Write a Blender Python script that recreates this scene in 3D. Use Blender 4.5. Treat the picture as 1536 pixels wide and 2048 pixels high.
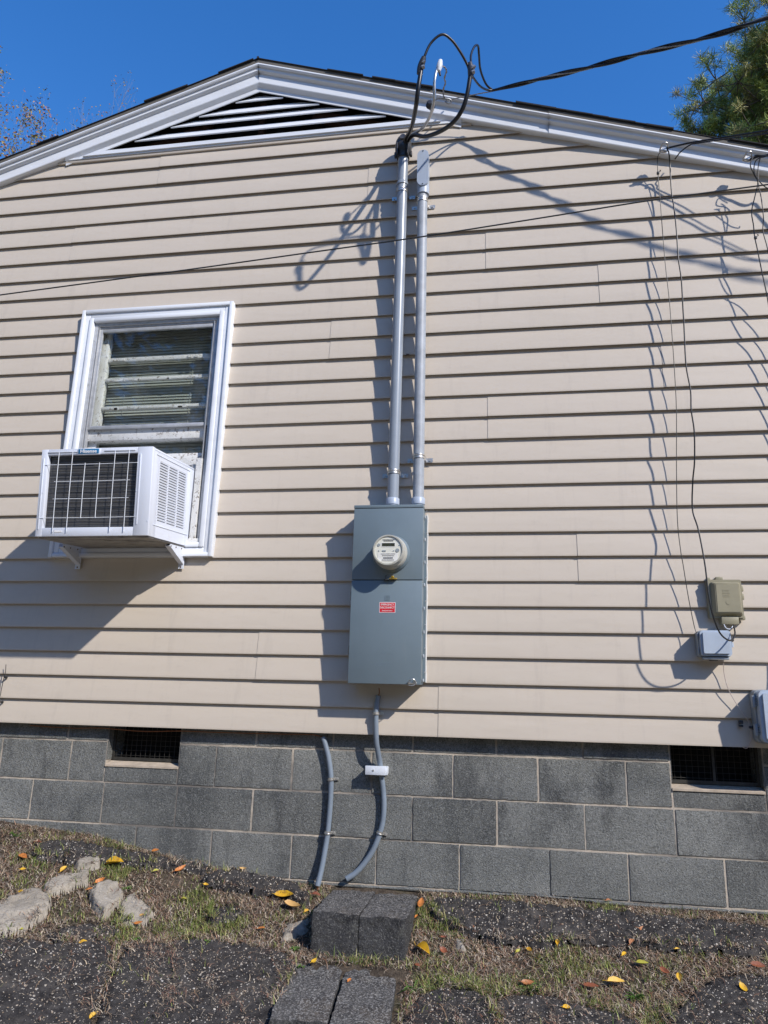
import bpy, bmesh, math, random
import numpy as np
from mathutils import Vector, Matrix, noise
rnd = random.Random(7); nr = np.random.default_rng(11)
for o in list(bpy.data.objects): bpy.data.objects.remove(o)
SC = bpy.context.scene; COL = SC.collection
R_ = math.radians
# ------------------------------------------------------------------ camera, light
CR = Vector((0.98676877, 0.15988053, 0.02693714)); CU = Vector((0.01467258, -0.25351785, 0.96721942)); CF = Vector((-0.1614686, 0.95402668, 0.25250936))
CP = Vector((0, -3.82666, 0.1272165)); FPX = 1505.965
cam = bpy.data.cameras.new('camera'); co = bpy.data.objects.new('camera', cam); COL.objects.link(co)
cam.lens = FPX/2048*36; cam.sensor_width = 36; cam.sensor_fit = 'AUTO'; cam.clip_start = 0.05; cam.clip_end = 2000
m = Matrix((CR, CU, -CF)).transposed().to_4x4(); m.translation = CP; co.matrix_world = m
SC.camera = co
SUN = Vector((1.27, -1.0, 1.20)).normalized()
ELEV = math.asin(SUN.z); AZ = math.atan2(SUN.x, SUN.y)
W = bpy.data.worlds.new('World'); SC.world = W; W.use_nodes = True
nt = W.node_tree; bg = nt.nodes['Background']
sky = nt.nodes.new('ShaderNodeTexSky'); sky.sky_type = 'NISHITA'; sky.sun_disc = False
sky.sun_elevation = ELEV; sky.sun_rotation = AZ; sky.altitude = 0; sky.air_density = 1.0; sky.dust_density = 0.2; sky.ozone_density = 3.0
hs = nt.nodes.new('ShaderNodeHueSaturation'); hs.inputs['Saturation'].default_value = 1.31; hs.inputs['Value'].default_value = 2.2; hs.inputs['Hue'].default_value = .508
nt.links.new(sky.outputs[0], hs.inputs['Color']); nt.links.new(hs.outputs[0], bg.inputs[0]); bg.inputs[1].default_value = 0.10
sl = bpy.data.lights.new('sun', 'SUN'); so = bpy.data.objects.new('sun', sl); COL.objects.link(so)
sl.energy = 4.5; sl.angle = R_(0.9); sl.color = (1.0, 0.935, 0.86)
so.rotation_euler = SUN.to_track_quat('Z', 'Y').to_euler()
SC.view_settings.view_transform = 'Standard'; SC.view_settings.look = 'None'; SC.view_settings.gamma = 1; SC.view_settings.exposure = 0.14
SC.render.engine = 'CYCLES'
# ------------------------------------------------------------------ helpers
def ray(px, py): return (CF*FPX + CR*(px-768) - CU*(py-1024))
def at(px, py, Y=0.0):
    d = ray(px, py); return CP + d*((Y-CP.y)/d.y)
def sm(a, b, x):
    t = min(1, max(0, (x-a)/(b-a))); return t*t*(3-2*t)
WX = [(-400, -.3), (-6, -.33), (-2.65, -.50), (-2.09, -.545), (-1.54, -.65), (-1.0, -.705), (-.36, -.70), (.17, -.692), (.52, -.705), (.94, -.703), (400, -.70)]
PY = [(0, 0), (.2, -.075), (.4, -.15), (.6, -.21), (.8, -.262), (1, -.31), (2, -.55), (3, -.72), (6, -.8), (500, -.85)]
def ground(x, y):
    zw = np.interp(x, [a for a, b in WX], [b for a, b in WX]); d = max(0.0, .05-y)
    k = sm(.6, 3, d)
    return float(zw*(1-k) - .70*k + np.interp(d, [a for a, b in PY], [b for a, b in PY]))
def groundA(x, y):
    zw = np.interp(x, [a for a, b in WX], [b for a, b in WX]); d = np.maximum(0, .05-y)
    t = np.clip((d-.6)/2.4, 0, 1); k = t*t*(3-2*t)
    return zw*(1-k) - .70*k + np.interp(d, [a for a, b in PY], [b for a, b in PY])
def gp(px, py, lift=0.0):
    d = ray(px, py).normalized(); p = CP.copy(); t = .5
    while t < 6:
        p = CP + d*t
        if p.y > .05: p.y = .05; return p
        if p.z < ground(p.x, p.y)+lift: return p
        t += .004
    return p
def N(tree, t, **kw):
    n = tree.nodes.new(t)
    for k, v in kw.items(): setattr(n, k, v)
    return n
class M:
    """small procedural material builder"""
    def __init__(s, name, col, rough=.5, metal=0, spec=.5):
        s.m = bpy.data.materials.new(name); s.m.use_nodes = True; s.t = s.m.node_tree
        s.b = s.t.nodes['Principled BSDF']; s.b.inputs['Base Color'].default_value = (*col, 1)
        s.b.inputs['Roughness'].default_value = rough; s.b.inputs['Metallic'].default_value = metal
        s.b.inputs['Specular IOR Level'].default_value = spec
        s.c = None; s.col = col; s.h = None
        s.tc = N(s.t, 'ShaderNodeTexCoord')
    def L(s, a, b): s.t.links.new(a, b)
    def map(s, scale=(1, 1, 1)):
        mp = N(s.t, 'ShaderNodeMapping'); mp.inputs['Scale'].default_value = scale; s.L(s.tc.outputs['Object'], mp.inputs[0]); return mp.outputs[0]
    def noise(s, scale, detail=4, rough=.6, stretch=(1, 1, 1)):
        n = N(s.t, 'ShaderNodeTexNoise'); n.inputs['Scale'].default_value = scale; n.inputs['Detail'].default_value = detail; n.inputs['Roughness'].default_value = rough
        s.L(s.map(stretch), n.inputs['Vector']); return n.outputs['Fac']
    def ramp(s, f, a, b, ca=0.0, cb=1.0):
        r = N(s.t, 'ShaderNodeMapRange'); r.inputs[1].default_value = a; r.inputs[2].default_value = b; r.inputs[3].default_value = ca; r.inputs[4].default_value = cb
        s.L(f, r.inputs[0]); return r.outputs[0]
    def math(s, op, a, b):
        n = N(s.t, 'ShaderNodeMath', operation=op)
        for i, v in enumerate((a, b)):
            if isinstance(v, (int, float)): n.inputs[i].default_value = v
            else: s.L(v, n.inputs[i])
        return n.outputs[0]
    def mix(s, f, col):
        n = N(s.t, 'ShaderNodeMix', data_type='RGBA')
        if isinstance(f, (int, float)): n.inputs[0].default_value = f
        else: s.L(f, n.inputs[0])
        if s.c is None: n.inputs[6].default_value = (*s.col, 1)
        else: s.L(s.c, n.inputs[6])
        if isinstance(col, tuple): n.inputs[7].default_value = (*col, 1)
        else: s.L(col, n.inputs[7])
        s.c = n.outputs[2]; s.L(s.c, s.b.inputs['Base Color']); return s
    def bump(s, h, strength=.3, dist=.01):
        b = N(s.t, 'ShaderNodeBump'); b.inputs['Strength'].default_value = strength; b.inputs['Distance'].default_value = dist
        s.L(h, b.inputs['Height'])
        if s.h is not None: s.L(s.h, b.inputs['Normal'])
        s.h = b.outputs[0]; s.L(s.h, s.b.inputs['Normal']); return s
    def rough(s, f): s.L(f, s.b.inputs['Roughness']); return s
def voro(mm, scale, feature='F1', rand=1.0):
    v = N(mm.t, 'ShaderNodeTexVoronoi', feature=feature); v.inputs['Scale'].default_value = scale; v.inputs['Randomness'].default_value = rand
    mm.L(mm.map(), v.inputs['Vector']); return v
MT = {}
def simple(name, col, rough=.5, metal=0, var=.12, scale=20, bump=0, bscale=200, spec=.5):
    x = M(name, col, rough, metal, spec)
    x.mix(x.ramp(x.noise(scale), .35, .7, 0, 1), tuple(c*(1-var) for c in col))
    if bump: x.bump(x.noise(bscale, 3), bump, .002)
    MT[name] = x.m; return x
LOC = {}
def link(o): COL.objects.link(o); return o
def thing(name, label, cat, loc=(0, 0, 0), group=None, rot=None):
    o = bpy.data.objects.new(name, None); link(o); o.location = loc; o.empty_display_size = .1
    if rot: o.rotation_euler = rot
    o['label'] = label; o['category'] = cat
    if group: o['group'] = group
    LOC[o.name] = Vector(loc); return o
def tag(o, label=None, cat=None, group=None, kind=None):
    for k, v in (('label', label), ('category', cat), ('group', group), ('kind', kind)):
        if v: o[k] = v
    return o
def obj(name, bm, mats, parent=None, smooth=False, local=False, label=None):
    me = bpy.data.meshes.new(name)
    if parent is not None and not local:
        L = LOC.get(parent.name, Vector((0, 0, 0))); bmesh.ops.translate(bm, verts=bm.verts, vec=-L)
    bm.normal_update(); bm.to_mesh(me); bm.free()
    if not isinstance(mats, (list, tuple)): mats = [mats]
    for x in mats: me.materials.append(MT[x] if isinstance(x, str) else x)
    if smooth:
        me.shade_smooth()
        try: me.set_sharp_from_angle(angle=R_(38))
        except Exception: pass
    o = bpy.data.objects.new(name, me); link(o)
    if parent is not None: o.parent = parent; LOC[o.name] = LOC.get(parent.name, Vector((0, 0, 0)))
    if label: o['label'] = label
    return o
def npobj(name, V, F, mats, parent=None, smooth=False, tint=None):
    me = bpy.data.meshes.new(name); V = np.asarray(V, float)
    if parent is not None: V = V - np.array(LOC.get(parent.name, Vector((0, 0, 0))))
    F = np.asarray(F, np.int32); me.vertices.add(len(V)); me.vertices.foreach_set('co', V.ravel())
    k = F.shape[1]; me.loops.add(F.size); me.loops.foreach_set('vertex_index', F.ravel())
    me.polygons.add(len(F)); me.polygons.foreach_set('loop_start', np.arange(0, F.size, k)); me.polygons.foreach_set('loop_total', np.full(len(F), k))
    me.update(calc_edges=True); me.validate()
    if tint is not None:
        a = me.color_attributes.new('tint', 'FLOAT_COLOR', 'POINT'); a.data.foreach_set('color', np.c_[tint, np.ones(len(tint))].astype(np.float32).ravel())
    if not isinstance(mats, (list, tuple)): mats = [mats]
    for x in mats: me.materials.append(MT[x] if isinstance(x, str) else x)
    if smooth: me.shade_smooth()
    o = bpy.data.objects.new(name, me); link(o)
    if parent is not None: o.parent = parent; LOC[o.name] = LOC.get(parent.name, Vector((0, 0, 0)))
    return o
def nb(): return bmesh.new()
def box(bm, x0, x1, y0, y1, z0, z1, bev=0, seg=2, mi=0):
    r = bmesh.ops.create_cube(bm, size=1); vs = r['verts']
    for v in vs: v.co = Vector(((x0+x1)/2+v.co.x*(x1-x0), (y0+y1)/2+v.co.y*(y1-y0), (z0+z1)/2+v.co.z*(z1-z0)))
    fs = list({f for v in vs for f in v.link_faces})
    for f in fs: f.material_index = mi
    if bev > 0:
        es = list({e for v in vs for e in v.link_edges})
        rr = bmesh.ops.bevel(bm, geom=es, offset=bev, segments=seg, affect='EDGES', profile=.5, clamp_overlap=True)
        for f in rr['faces']: f.material_index = mi
    return bm
def obox(bm, c, ax, ay, az, bev=0, mi=0):
    """oriented box: centre + three half-extent vectors"""
    r = bmesh.ops.create_cube(bm, size=2); vs = r['verts']
    for v in vs: v.co = Vector(c) + Vector(ax)*v.co.x + Vector(ay)*v.co.y + Vector(az)*v.co.z
    for f in {f for v in vs for f in v.link_faces}: f.material_index = mi
    if bev: bmesh.ops.bevel(bm, geom=list({e for v in vs for e in v.link_edges}), offset=bev, segments=2, affect='EDGES', clamp_overlap=True)
    return bm
def cyl(bm, a, b, r0, r1=None, n=20, caps=True, mi=0):
    a, b = Vector(a), Vector(b); r1 = r0 if r1 is None else r1
    d = (b-a).normalized(); u = d.orthogonal().normalized(); w = d.cross(u); rings = []
    for p, r in ((a, r0), (b, r1)):
        rings.append([bm.verts.new(p+(u*math.cos(t)+w*math.sin(t))*r) for t in [2*math.pi*i/n for i in range(n)]])
    for i in range(n):
        f = bm.faces.new((rings[0][i], rings[0][(i+1) % n], rings[1][(i+1) % n], rings[1][i])); f.material_index = mi
    if caps:
        f = bm.faces.new(rings[0][::-1]); f.material_index = mi
        f = bm.faces.new(rings[1]); f.material_index = mi
    return bm
def lathe(bm, base, axis, prof, n=32, mi=0, cap=True):
    d = Vector(axis).normalized(); u = d.orthogonal().normalized(); w = d.cross(u); base = Vector(base); rings = []
    for (h, r) in prof: rings.append([bm.verts.new(base+d*h+(u*math.cos(t)+w*math.sin(t))*max(r, 1e-5)) for t in [2*math.pi*i/n for i in range(n)]])
    for a, b in zip(rings, rings[1:]):
        for i in range(n):
            f = bm.faces.new((a[i], a[(i+1) % n], b[(i+1) % n], b[i])); f.material_index = mi
    if cap:
        for rg in (rings[0][::-1], rings[-1]):
            f = bm.faces.new(rg); f.material_index = mi
    return bm
def spline(P, n=8):
    P = [Vector(p) for p in P]; Q = [P[0]*2-P[1]]+P+[P[-1]*2-P[-2]]; out = []
    for i in range(1, len(Q)-2):
        a, b, c, d = Q[i-1:i+3]
        for k in range(n):
            t = k/n; out.append(.5*((2*b)+(c-a)*t+(2*a-5*b+4*c-d)*t*t+(3*b-a-3*c+d)*t**3))
    out.append(P[-1]); return out
def tube(bm, pts, r, n=8, sub=8, rf=None, caps=True):
    P = spline(pts, sub) if sub > 1 else [Vector(p) for p in pts]
    rings = []; u = None
    for i, p in enumerate(P):
        d = (P[min(i+1, len(P)-1)]-P[max(i-1, 0)]).normalized()
        u = (d.orthogonal() if u is None else (u-d*u.dot(d))).normalized(); w = d.cross(u)
        rr = r if rf is None else rf(i/(len(P)-1))*r
        rings.append([bm.verts.new(p+(u*math.cos(t)+w*math.sin(t))*rr) for t in [2*math.pi*k/n for k in range(n)]])
    for a, b in zip(rings, rings[1:]):
        for i in range(n): bm.faces.new((a[i], a[(i+1) % n], b[(i+1) % n], b[i]))
    if caps and n > 2: bm.faces.new(rings[0][::-1]); bm.faces.new(rings[-1])
    return bm
def prism(bm, pts2, y0, y1, mi=0, bev=0):
    """polygon in x,z extruded along y"""
    a = [bm.verts.new((p[0], y0, p[1])) for p in pts2]; b = [bm.verts.new((p[0], y1, p[1])) for p in pts2]
    n = len(a); fs = [bm.faces.new(a), bm.faces.new(b[::-1])]
    for i in range(n): fs.append(bm.faces.new((a[i], b[i], b[(i+1) % n], a[(i+1) % n])))
    for f in fs: f.material_index = mi
    if bev: bmesh.ops.bevel(bm, geom=list({e for v in a for e in v.link_edges if e.other_vert(v) in a}), offset=bev, segments=2, affect='EDGES', clamp_overlap=True)
    bmesh.ops.recalc_face_normals(bm, faces=bm.faces); return bm
def text_mesh(txt, size, mat, parent, loc, rot, ext=.0004, bold=0, name='lettering', local=False, sx=1):
    cu = bpy.data.curves.new('t', 'FONT'); cu.body = txt; cu.size = size; cu.align_x = 'CENTER'; cu.align_y = 'CENTER'; cu.extrude = ext; cu.offset = bold; cu.resolution_u = 3
    o = bpy.data.objects.new('t', cu); link(o); dg = bpy.context.evaluated_depsgraph_get()
    me = bpy.data.meshes.new_from_object(o.evaluated_get(dg)); bpy.data.objects.remove(o)
    mx = Matrix.Translation(Vector(loc)) @ rot.to_4x4() @ Matrix.Diagonal((sx, 1, 1, 1))
    if parent is not None and not local: mx = Matrix.Translation(-LOC[parent.name]) @ mx
    me.transform(mx); me.materials.clear(); me.materials.append(MT[mat])
    r = bpy.data.objects.new(name, me); link(r); r.parent = parent; LOC[r.name] = LOC.get(parent.name, Vector((0, 0, 0))); return r
FRONT = Matrix.Rotation(R_(90), 3, 'X')
# ------------------------------------------------------------------ materials
s = M('vinyl_siding', (.562, .497, .416), .42, 0, .35)
s.mix(s.ramp(s.noise(1.2, 3), .35, .7, 0, .5), (.52, .460, .378)); s.mix(s.ramp(s.noise(14, 4, .7, (1, 1, 3)), .55, .8, 0, .25), (.41, .36, .31))
s.mix(s.ramp(s.noise(5, 5, .75, (2.2, 1, .28)), .55, .80, 0, .32), (.36, .32, .28)); s.mix(s.ramp(s.noise(2.4, 6, .8), .60, .72, 0, .22), (.40, .36, .31)); s.bump(s.noise(6, 2, .5, (.35, 1, 1.6)), .35, .01).bump(s.noise(90, 2, .5, (.25, 1, 3)), .12, .002); MT['siding'] = s.m
s = M('white_aluminium', (.72, .75, .79), .38, 0, .4); s.mix(s.ramp(s.noise(5, 4, .6, (.3, 1, 2)), .5, .85, 0, .5), (.52, .53, .54)); s.bump(s.noise(12, 2), .08, .01); MT['white'] = s.m
simple('drip_edge', (.125, .115, .10), .8, 0, .2, 12); simple('shingle', (.018, .018, .02), .9, 0, .3, 40, .6, 300)
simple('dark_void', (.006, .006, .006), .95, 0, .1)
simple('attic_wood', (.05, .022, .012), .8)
for key_, k_, off_ in (('cmu', 1.08, 0), ('cmu_dark', .86, 3.7), ('cmu_light', 1.30, 8.1)):
    s = M('cinder_block', (.265*k_, .270*k_, .255*k_), .92, 0, .2)
    s.mix(s.ramp(s.noise(1.7, 4, .65), .42, .62, 0, .75), (.185*k_, .190*k_, .180*k_)); s.mix(s.ramp(s.noise(3.2, 5, .7, (1.3, 1, .5)), .53, .66, 0, .8), (.060, .062, .065)); s.mix(s.ramp(s.noise(1.3, 5, .7), .48, .60, 0, .55), (.115, .122, .12)); s.mix(s.ramp(s.noise(115, 3, .8), .50, .60, 0, .55), (.06, .063, .063)); s.mix(s.ramp(s.noise(100, 3, .8), .54, .64, 0, .5), (.42, .43, .41))
    s.mix(s.ramp(s.noise(330, 3, .7), .48, .72, 0, .8), (.33, .345, .34)); s.mix(s.ramp(s.noise(260, 3, .7), .57, .66, 0, .85), (.03, .034, .037))
    s.bump(s.noise(130, 5, .8), 1.0, .012).bump(s.noise(14, 3), .3, .01); MT[key_] = s.m
s = M('mortar', (.52, .455, .37), .9, 0, .2); s.mix(s.ramp(s.noise(30, 4), .4, .7, 0, .8), (.38, .33, .28)); s.mix(s.ramp(s.noise(1.9, 4), .47, .62, 0, .9), (.15, .14, .13)); s.bump(s.noise(150, 3), .6, .004); MT['mortar'] = s.m
simple('light_mortar', (.50, .42, .33), .9, 0, .3, 25, .5)
s = M('dark_concrete', (.10, .096, .092), .92, 0, .2)
s.mix(s.ramp(s.noise(5, 4, .7), .42, .6, 0, .9), (.045, .043, .043)); s.mix(s.ramp(s.noise(3, 4, .8), .52, .66, 0, .6), (.15, .125, .10)); s.mix(s.ramp(s.noise(9, 4, .7), .6, .72, 0, .6), (.25, .25, .23)); s.mix(s.ramp(s.noise(120, 4, .8), .50, .60, 0, .95), (.33, .32, .30)); s.mix(s.ramp(s.noise(105, 3, .7), .55, .64, 0, .85), (.03, .03, .03))
s.bump(s.noise(180, 4, .75), 1.0, .006); MT['step'] = s.m
def aggregate(name, base, dark, peb, thr):
    s = M(name, base, .88, 0, .3); s.mix(s.ramp(s.noise(22, 5, .75), .4, .62, 0, 1), dark); s.mix(s.ramp(s.noise(6, 4, .7), .55, .7, 0, .55), (.13, .115, .10)); s.mix(s.ramp(s.noise(300, 2, .7), .58, .7, 0, .5), (.17, .165, .16))
    hs_ = []
    for sc, th, rr in ((62, thr, .30), (120, thr+.02, .34)):
        v = voro(s, sc); sep = N(s.t, 'ShaderNodeSeparateColor'); s.L(v.outputs['Color'], sep.inputs[0])
        rad = s.ramp(sep.outputs[1], 0, 1, rr*.55, rr)
        msk = s.math('MULTIPLY', s.math('LESS_THAN', v.outputs['Distance'], rad), s.math('GREATER_THAN', sep.outputs[0], th))
        g = N(s.t, 'ShaderNodeMix', data_type='RGBA'); s.L(sep.outputs[2], g.inputs[0]); g.inputs[6].default_value = (*peb, 1); g.inputs[7].default_value = (.33, .24, .15, 1)
        s.mix(msk, g.outputs[2]); hs_.append(s.math('MULTIPLY', msk, s.ramp(v.outputs['Distance'], 0, rr, 1, .3)))
    s.bump(s.noise(55, 5, .8), 1.0, .012); s.bump(hs_[0], .7, .004).bump(hs_[1], .5, .003); MT[name] = s.m
aggregate('aggregate', (.062, .057, .054), (.020, .018, .018), (.60, .57, .51), .55)
s = M('field_stone', (.37, .335, .28), .9, 0, .2); s.mix(s.ramp(s.noise(9, 5, .7), .4, .65, 0, .9), (.28, .25, .205)); s.mix(s.ramp(s.noise(60, 4, .7), .58, .72, 0, .8), (.52, .48, .42)); s.mix(s.ramp(s.noise(90, 4, .7), .6, .7, 0, .8), (.10, .09, .08))
s.bump(s.noise(40, 5, .75), .9, .012).bump(s.noise(220, 3), .5, .003); MT['stone'] = s.m
s = M('soil', (.085, .066, .050), .95, 0, .1); s.mix(s.ramp(s.noise(8, 5, .75), .4, .62, 0, .9), (.17, .135, .10)); s.mix(s.ramp(s.noise(40, 5, .8), .5, .65, 0, .8), (.035, .030, .025)); s.mix(s.ramp(s.noise(160, 4, .8, (1, .3, 1)), .55, .7, 0, .8), (.28, .23, .175)); s.mix(s.ramp(s.noise(4, 4), .55, .7, 0, .5), (.06, .075, .025))
s.bump(s.noise(60, 6, .8), 1, .02); MT['soil'] = s.m
def tinted(name, rough=.7, trans=0):
    s = M(name, (.1, .1, .1), rough, 0, .3); a = N(s.t, 'ShaderNodeAttribute', attribute_name='tint'); s.L(a.outputs['Color'], s.b.inputs['Base Color'])
    if trans: s.b.inputs['Transmission Weight'].default_value = 0; s.b.inputs['Subsurface Weight'].default_value = 0
    MT[name] = s.m
tinted('blade', .55); tinted('litter', .8); tinted('needles', .5); tinted('treeleaf', .6)
simple('bark', (.15, .12, .095), .9, 0, .5, 10, .6, 60); simple('twig_bark', (.24, .21, .19), .8, 0, .4, 8)
simple('pvc_grey', (.27, .31, .36), .30, 0, .12, 9, .05); simple('pvc_dull', (.35, .385, .43), .5, 0, .28, 14, .08)
simple('pvc_light', (.37, .43, .52), .4, 0, .1, 12)
simple('pvc_small', (.20, .245, .30), .34, 0, .2, 9)
simple('black_plastic', (.040, .041, .046), .42, 0, .3, 30); simple('cable_black', (.010, .010, .012), .36, 0, .3, 30); simple('wire_dark', (.022, .024, .026), .5, 0, .3, 30)
simple('bare_aluminium', (.66, .67, .68), .35, .9, .25, 60); simple('grey_strand', (.30, .31, .32), .5, .6, .3, 80)
s = M('galvanised', (.64, .62, .58), .38, .85, .5); s.mix(s.ramp(s.noise(120, 2), .4, .7, 0, .7), (.42, .42, .40)); s.bump(s.noise(90, 3), .3, .002); MT['galv'] = s.m
s = M('enclosure_paint', (.150, .198, .230), .42, 0, .45); s.mix(s.ramp(s.noise(3, 4, .7), .4, .7, 0, .7), (.128, .170, .198)); s.mix(s.ramp(s.noise(7, 6, .8, (2, 1, .4)), .58, .75, 0, .4), (.20, .235, .25)); s.bump(s.noise(420, 2), .05, .001).bump(s.noise(5, 2), .05, .01); MT['panel'] = s.m
simple('meter_rim', (.58, .57, .51), .35, .2, .2, 20); simple('meter_face', (.74, .74, .69), .6, 0, .06); simple('ink', (.03, .032, .035), .6); simple('lcd', (.045, .05, .035), .25); simple('paper', (.80, .80, .80), .7)
simple('brass', (.70, .46, .08), .3, .8, .2, 60); simple('red_sticker', (.62, .016, .03), .45, 0, .1); simple('sticker_white', (.82, .82, .82), .5)
simple('clear_plastic', (.42, .46, .50), .25, 0, .3, 90)
s = M('ac_enamel', (.66, .70, .78), .36, 0, .5); s.mix(s.ramp(s.noise(7, 5, .7), .56, .74, 0, .35), (.52, .50, .46)); MT['ac'] = s.m
simple('ac_pan', (.34, .32, .29), .6, 0, .5, 18)
s = M('coil_fins', (.062, .064, .070), .5, .3); 
wv = N(s.t, 'ShaderNodeTexWave', wave_type='BANDS', bands_direction='Z'); wv.inputs['Scale'].default_value = 17; wv.inputs['Distortion'].default_value = .4; s.L(s.map(), wv.inputs['Vector'])
s.mix(s.ramp(wv.outputs['Fac'], .9, 1, 0, .55), (.16, .145, .12)); s.mix(s.ramp(s.noise(40, 4, .8), .62, .72, 0, .6), (.22, .20, .17)); s.bump(wv.outputs['Fac'], .3, .003); MT['coil'] = s.m
simple('badge_blue', (.012, .16, .36), .35, 0, .05)
s = M('old_paint', (.62, .62, .60), .7, 0, .3); s.mix(s.ramp(s.noise(45, 5, .8), .56, .62, 0, .9), (.15, .12, .09)); s.mix(s.ramp(s.noise(9, 4, .7), .5, .7, 0, .5), (.42, .42, .38)); s.bump(s.noise(50, 5, .8), .8, .004); MT['peel'] = s.m
simple('storm_metal', (.50, .51, .52), .45, .35, .25, 25); simple('blind', (.38, .40, .365), .6, 0, .2, 6); simple('room_dark', (.16, .17, .155), .9); simple('room_beam', (.45, .45, .40), .8)
s = M('window_glass', (.9, .95, .93), .03, 0, .5); s.b.inputs['Transmission Weight'].default_value = 0
g = N(s.t, 'ShaderNodeBsdfGlossy'); g.inputs['Roughness'].default_value = .02; g.inputs['Color'].default_value = (.9, .95, 1, 1)
tr = N(s.t, 'ShaderNodeBsdfTransparent'); tr.inputs['Color'].default_value = (.975, .985, .975, 1); fr = N(s.t, 'ShaderNodeFresnel'); fr.inputs['IOR'].default_value = 1.5
mx = N(s.t, 'ShaderNodeMixShader'); ge = N(s.t, 'ShaderNodeNewGeometry'); s.L(s.math('MULTIPLY', s.math('MULTIPLY', fr.outputs[0], 1.3), s.math('SUBTRACT', 1.0, ge.outputs['Backfacing'])), mx.inputs[0]); s.L(tr.outputs[0], mx.inputs[1]); s.L(g.outputs[0], mx.inputs[2])
df = N(s.t, 'ShaderNodeBsdfDiffuse'); df.inputs['Color'].default_value = (.5, .5, .48, 1); m2 = N(s.t, 'ShaderNodeMixShader'); s.L(s.ramp(s.noise(5, 5, .7, (1, 1, .5)), .5, .85, .006, .09), m2.inputs[0]); s.L(mx.outputs[0], m2.inputs[1]); s.L(df.outputs[0], m2.inputs[2]); s.L(m2.outputs[0], s.t.nodes['Material Output'].inputs[0]); MT['glass'] = s.m
s = M('meter_glass', (.9, .9, .9), .05); g = N(s.t, 'ShaderNodeBsdfGlossy'); g.inputs['Roughness'].default_value = .06; tr = N(s.t, 'ShaderNodeBsdfTransparent'); tr.inputs['Color'].default_value = (.97, .97, .94, 1)
fr = N(s.t, 'ShaderNodeFresnel'); fr.inputs['IOR'].default_value = 1.45; mx = N(s.t, 'ShaderNodeMixShader'); ge = N(s.t, 'ShaderNodeNewGeometry'); s.L(s.math('MULTIPLY', s.math('MULTIPLY', fr.outputs[0], .8), s.math('SUBTRACT', 1.0, ge.outputs['Backfacing'])), mx.inputs[0]); s.L(tr.outputs[0], mx.inputs[1]); s.L(g.outputs[0], mx.inputs[2]); s.L(mx.outputs[0], s.t.nodes['Material Output'].inputs[0]); MT['mglass'] = s.m
simple('tan_plastic', (.30, .275, .185), .5, 0, .15, 12, .05); simple('box_grey', (.42, .49, .58), .45, 0, .12, 10); simple('box_side', (.30, .34, .38), .5, 0, .15, 10); simple('white_plastic', (.66, .70, .76), .45, 0, .1, 20)
simple('copper', (.42, .18, .09), .4, .8, .3, 60); simple('thin_cable', (.50, .42, .38), .5); simple('grille', (.065, .062, .055), .6, .5, .4, 40); simple('rust', (.10, .06, .04), .8)
simple('caulk', (.62, .62, .60), .6)
def leafmat(name, c, spot):
    s = M(name, c, .5, 0, .4); s.mix(s.ramp(s.noise(55, 4, .7), .5, .72, 0, .85), spot); s.b.inputs['Roughness'].default_value = .5; s.bump(s.noise(80, 3), .4, .003); MT[name] = s.m
leafmat('leaf_yellow', (.60, .36, .02), (.34, .15, .03)); leafmat('leaf_orange', (.52, .19, .045), (.30, .09, .03)); leafmat('leaf_rust', (.26, .085, .04), (.13, .045, .03)); leafmat('leaf_tan', (.52, .32, .11), (.36, .17, .05)); leafmat('leaf_brown', (.38, .15, .055), (.16, .06, .03)); leafmat('leaf_lime', (.36, .34, .05), (.30, .25, .02))
# ------------------------------------------------------------------ ground
def axis(a, b, st, far):
    xs = list(np.arange(a, b+1e-6, st)); d = st
    lo, hi = [], []; x = a
    while x > -far: d *= 1.25; x -= d; lo.append(x)
    d = st; x = b
    while x < far: d *= 1.25; x += d; hi.append(x)
    return np.array(lo[::-1]+xs+hi)
XS = axis(-3.6, 2.2, .016, 450); YS = axis(-1.5, .04, .014, 450)
GX, GY = np.meshgrid(XS, YS)
def nz(x, y, z=0.0, s=1.0): return noise.noise(Vector((x*s, y*s, z*s)))
def fb(x, y, s, o=3, z=0.): return noise.fractal(Vector((x*s, y*s, z)), .8, 2.1, o)
GZ = groundA(GX, GY)
near = (GX > -4) & (GX < 2.6) & (GY > -2) & (GY < .05)
idx = np.argwhere(near)
for i, j in idx: GZ[i, j] += .010*fb(GX[i, j], GY[i, j], 9, 3) - .004
V = np.c_[GX.ravel(), GY.ravel(), GZ.ravel()]; ny, nx = GX.shape
a = (np.arange(ny-1)[:, None]*nx+np.arange(nx-1)[None, :]).ravel(); F = np.c_[a, a+1, a+nx+1, a+nx]
gobj = npobj('ground', V, F, 'soil', smooth=True); tag(gobj, kind='structure')
bm = nb(); n_ = 24
for (ya, yb2, nm, mt_) in ((-6.8, -13.5, 'bounce_road', 'bounce_road'),):  # unseen pale sheet added behind the viewer to bounce light onto the wall
    rows = [[bm.verts.new((x, y, ground(x, y)+.02)) for x in np.linspace(-80, 80, 33)] for y in np.linspace(ya, yb2, 9)]
    for p, q in zip(rows, rows[1:]):
        for i in range(32): bm.faces.new((p[i], p[i+1], q[i+1], q[i]))
bmesh.ops.recalc_face_normals(bm, faces=bm.faces); simple('bounce_road', (.34, .32, .29), .9, 0, .2, 3, .3); s = simple('bounce_lawn', (.30, .25, .17), .95, 0, .35, 6, .8, 60)
lb = nb(); rows = [[lb.verts.new((x, y, ground(x, y)+.012)) for x in np.linspace(-80, 80, 65)] for y in list(np.linspace(-1.9, -6.4, 19))]  # unseen dry grass sheet, added as a pale reflector for warm fill
for p, q in zip(rows, rows[1:]):
    for i in range(64): lb.faces.new((p[i], p[i+1], q[i+1], q[i]))
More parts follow.
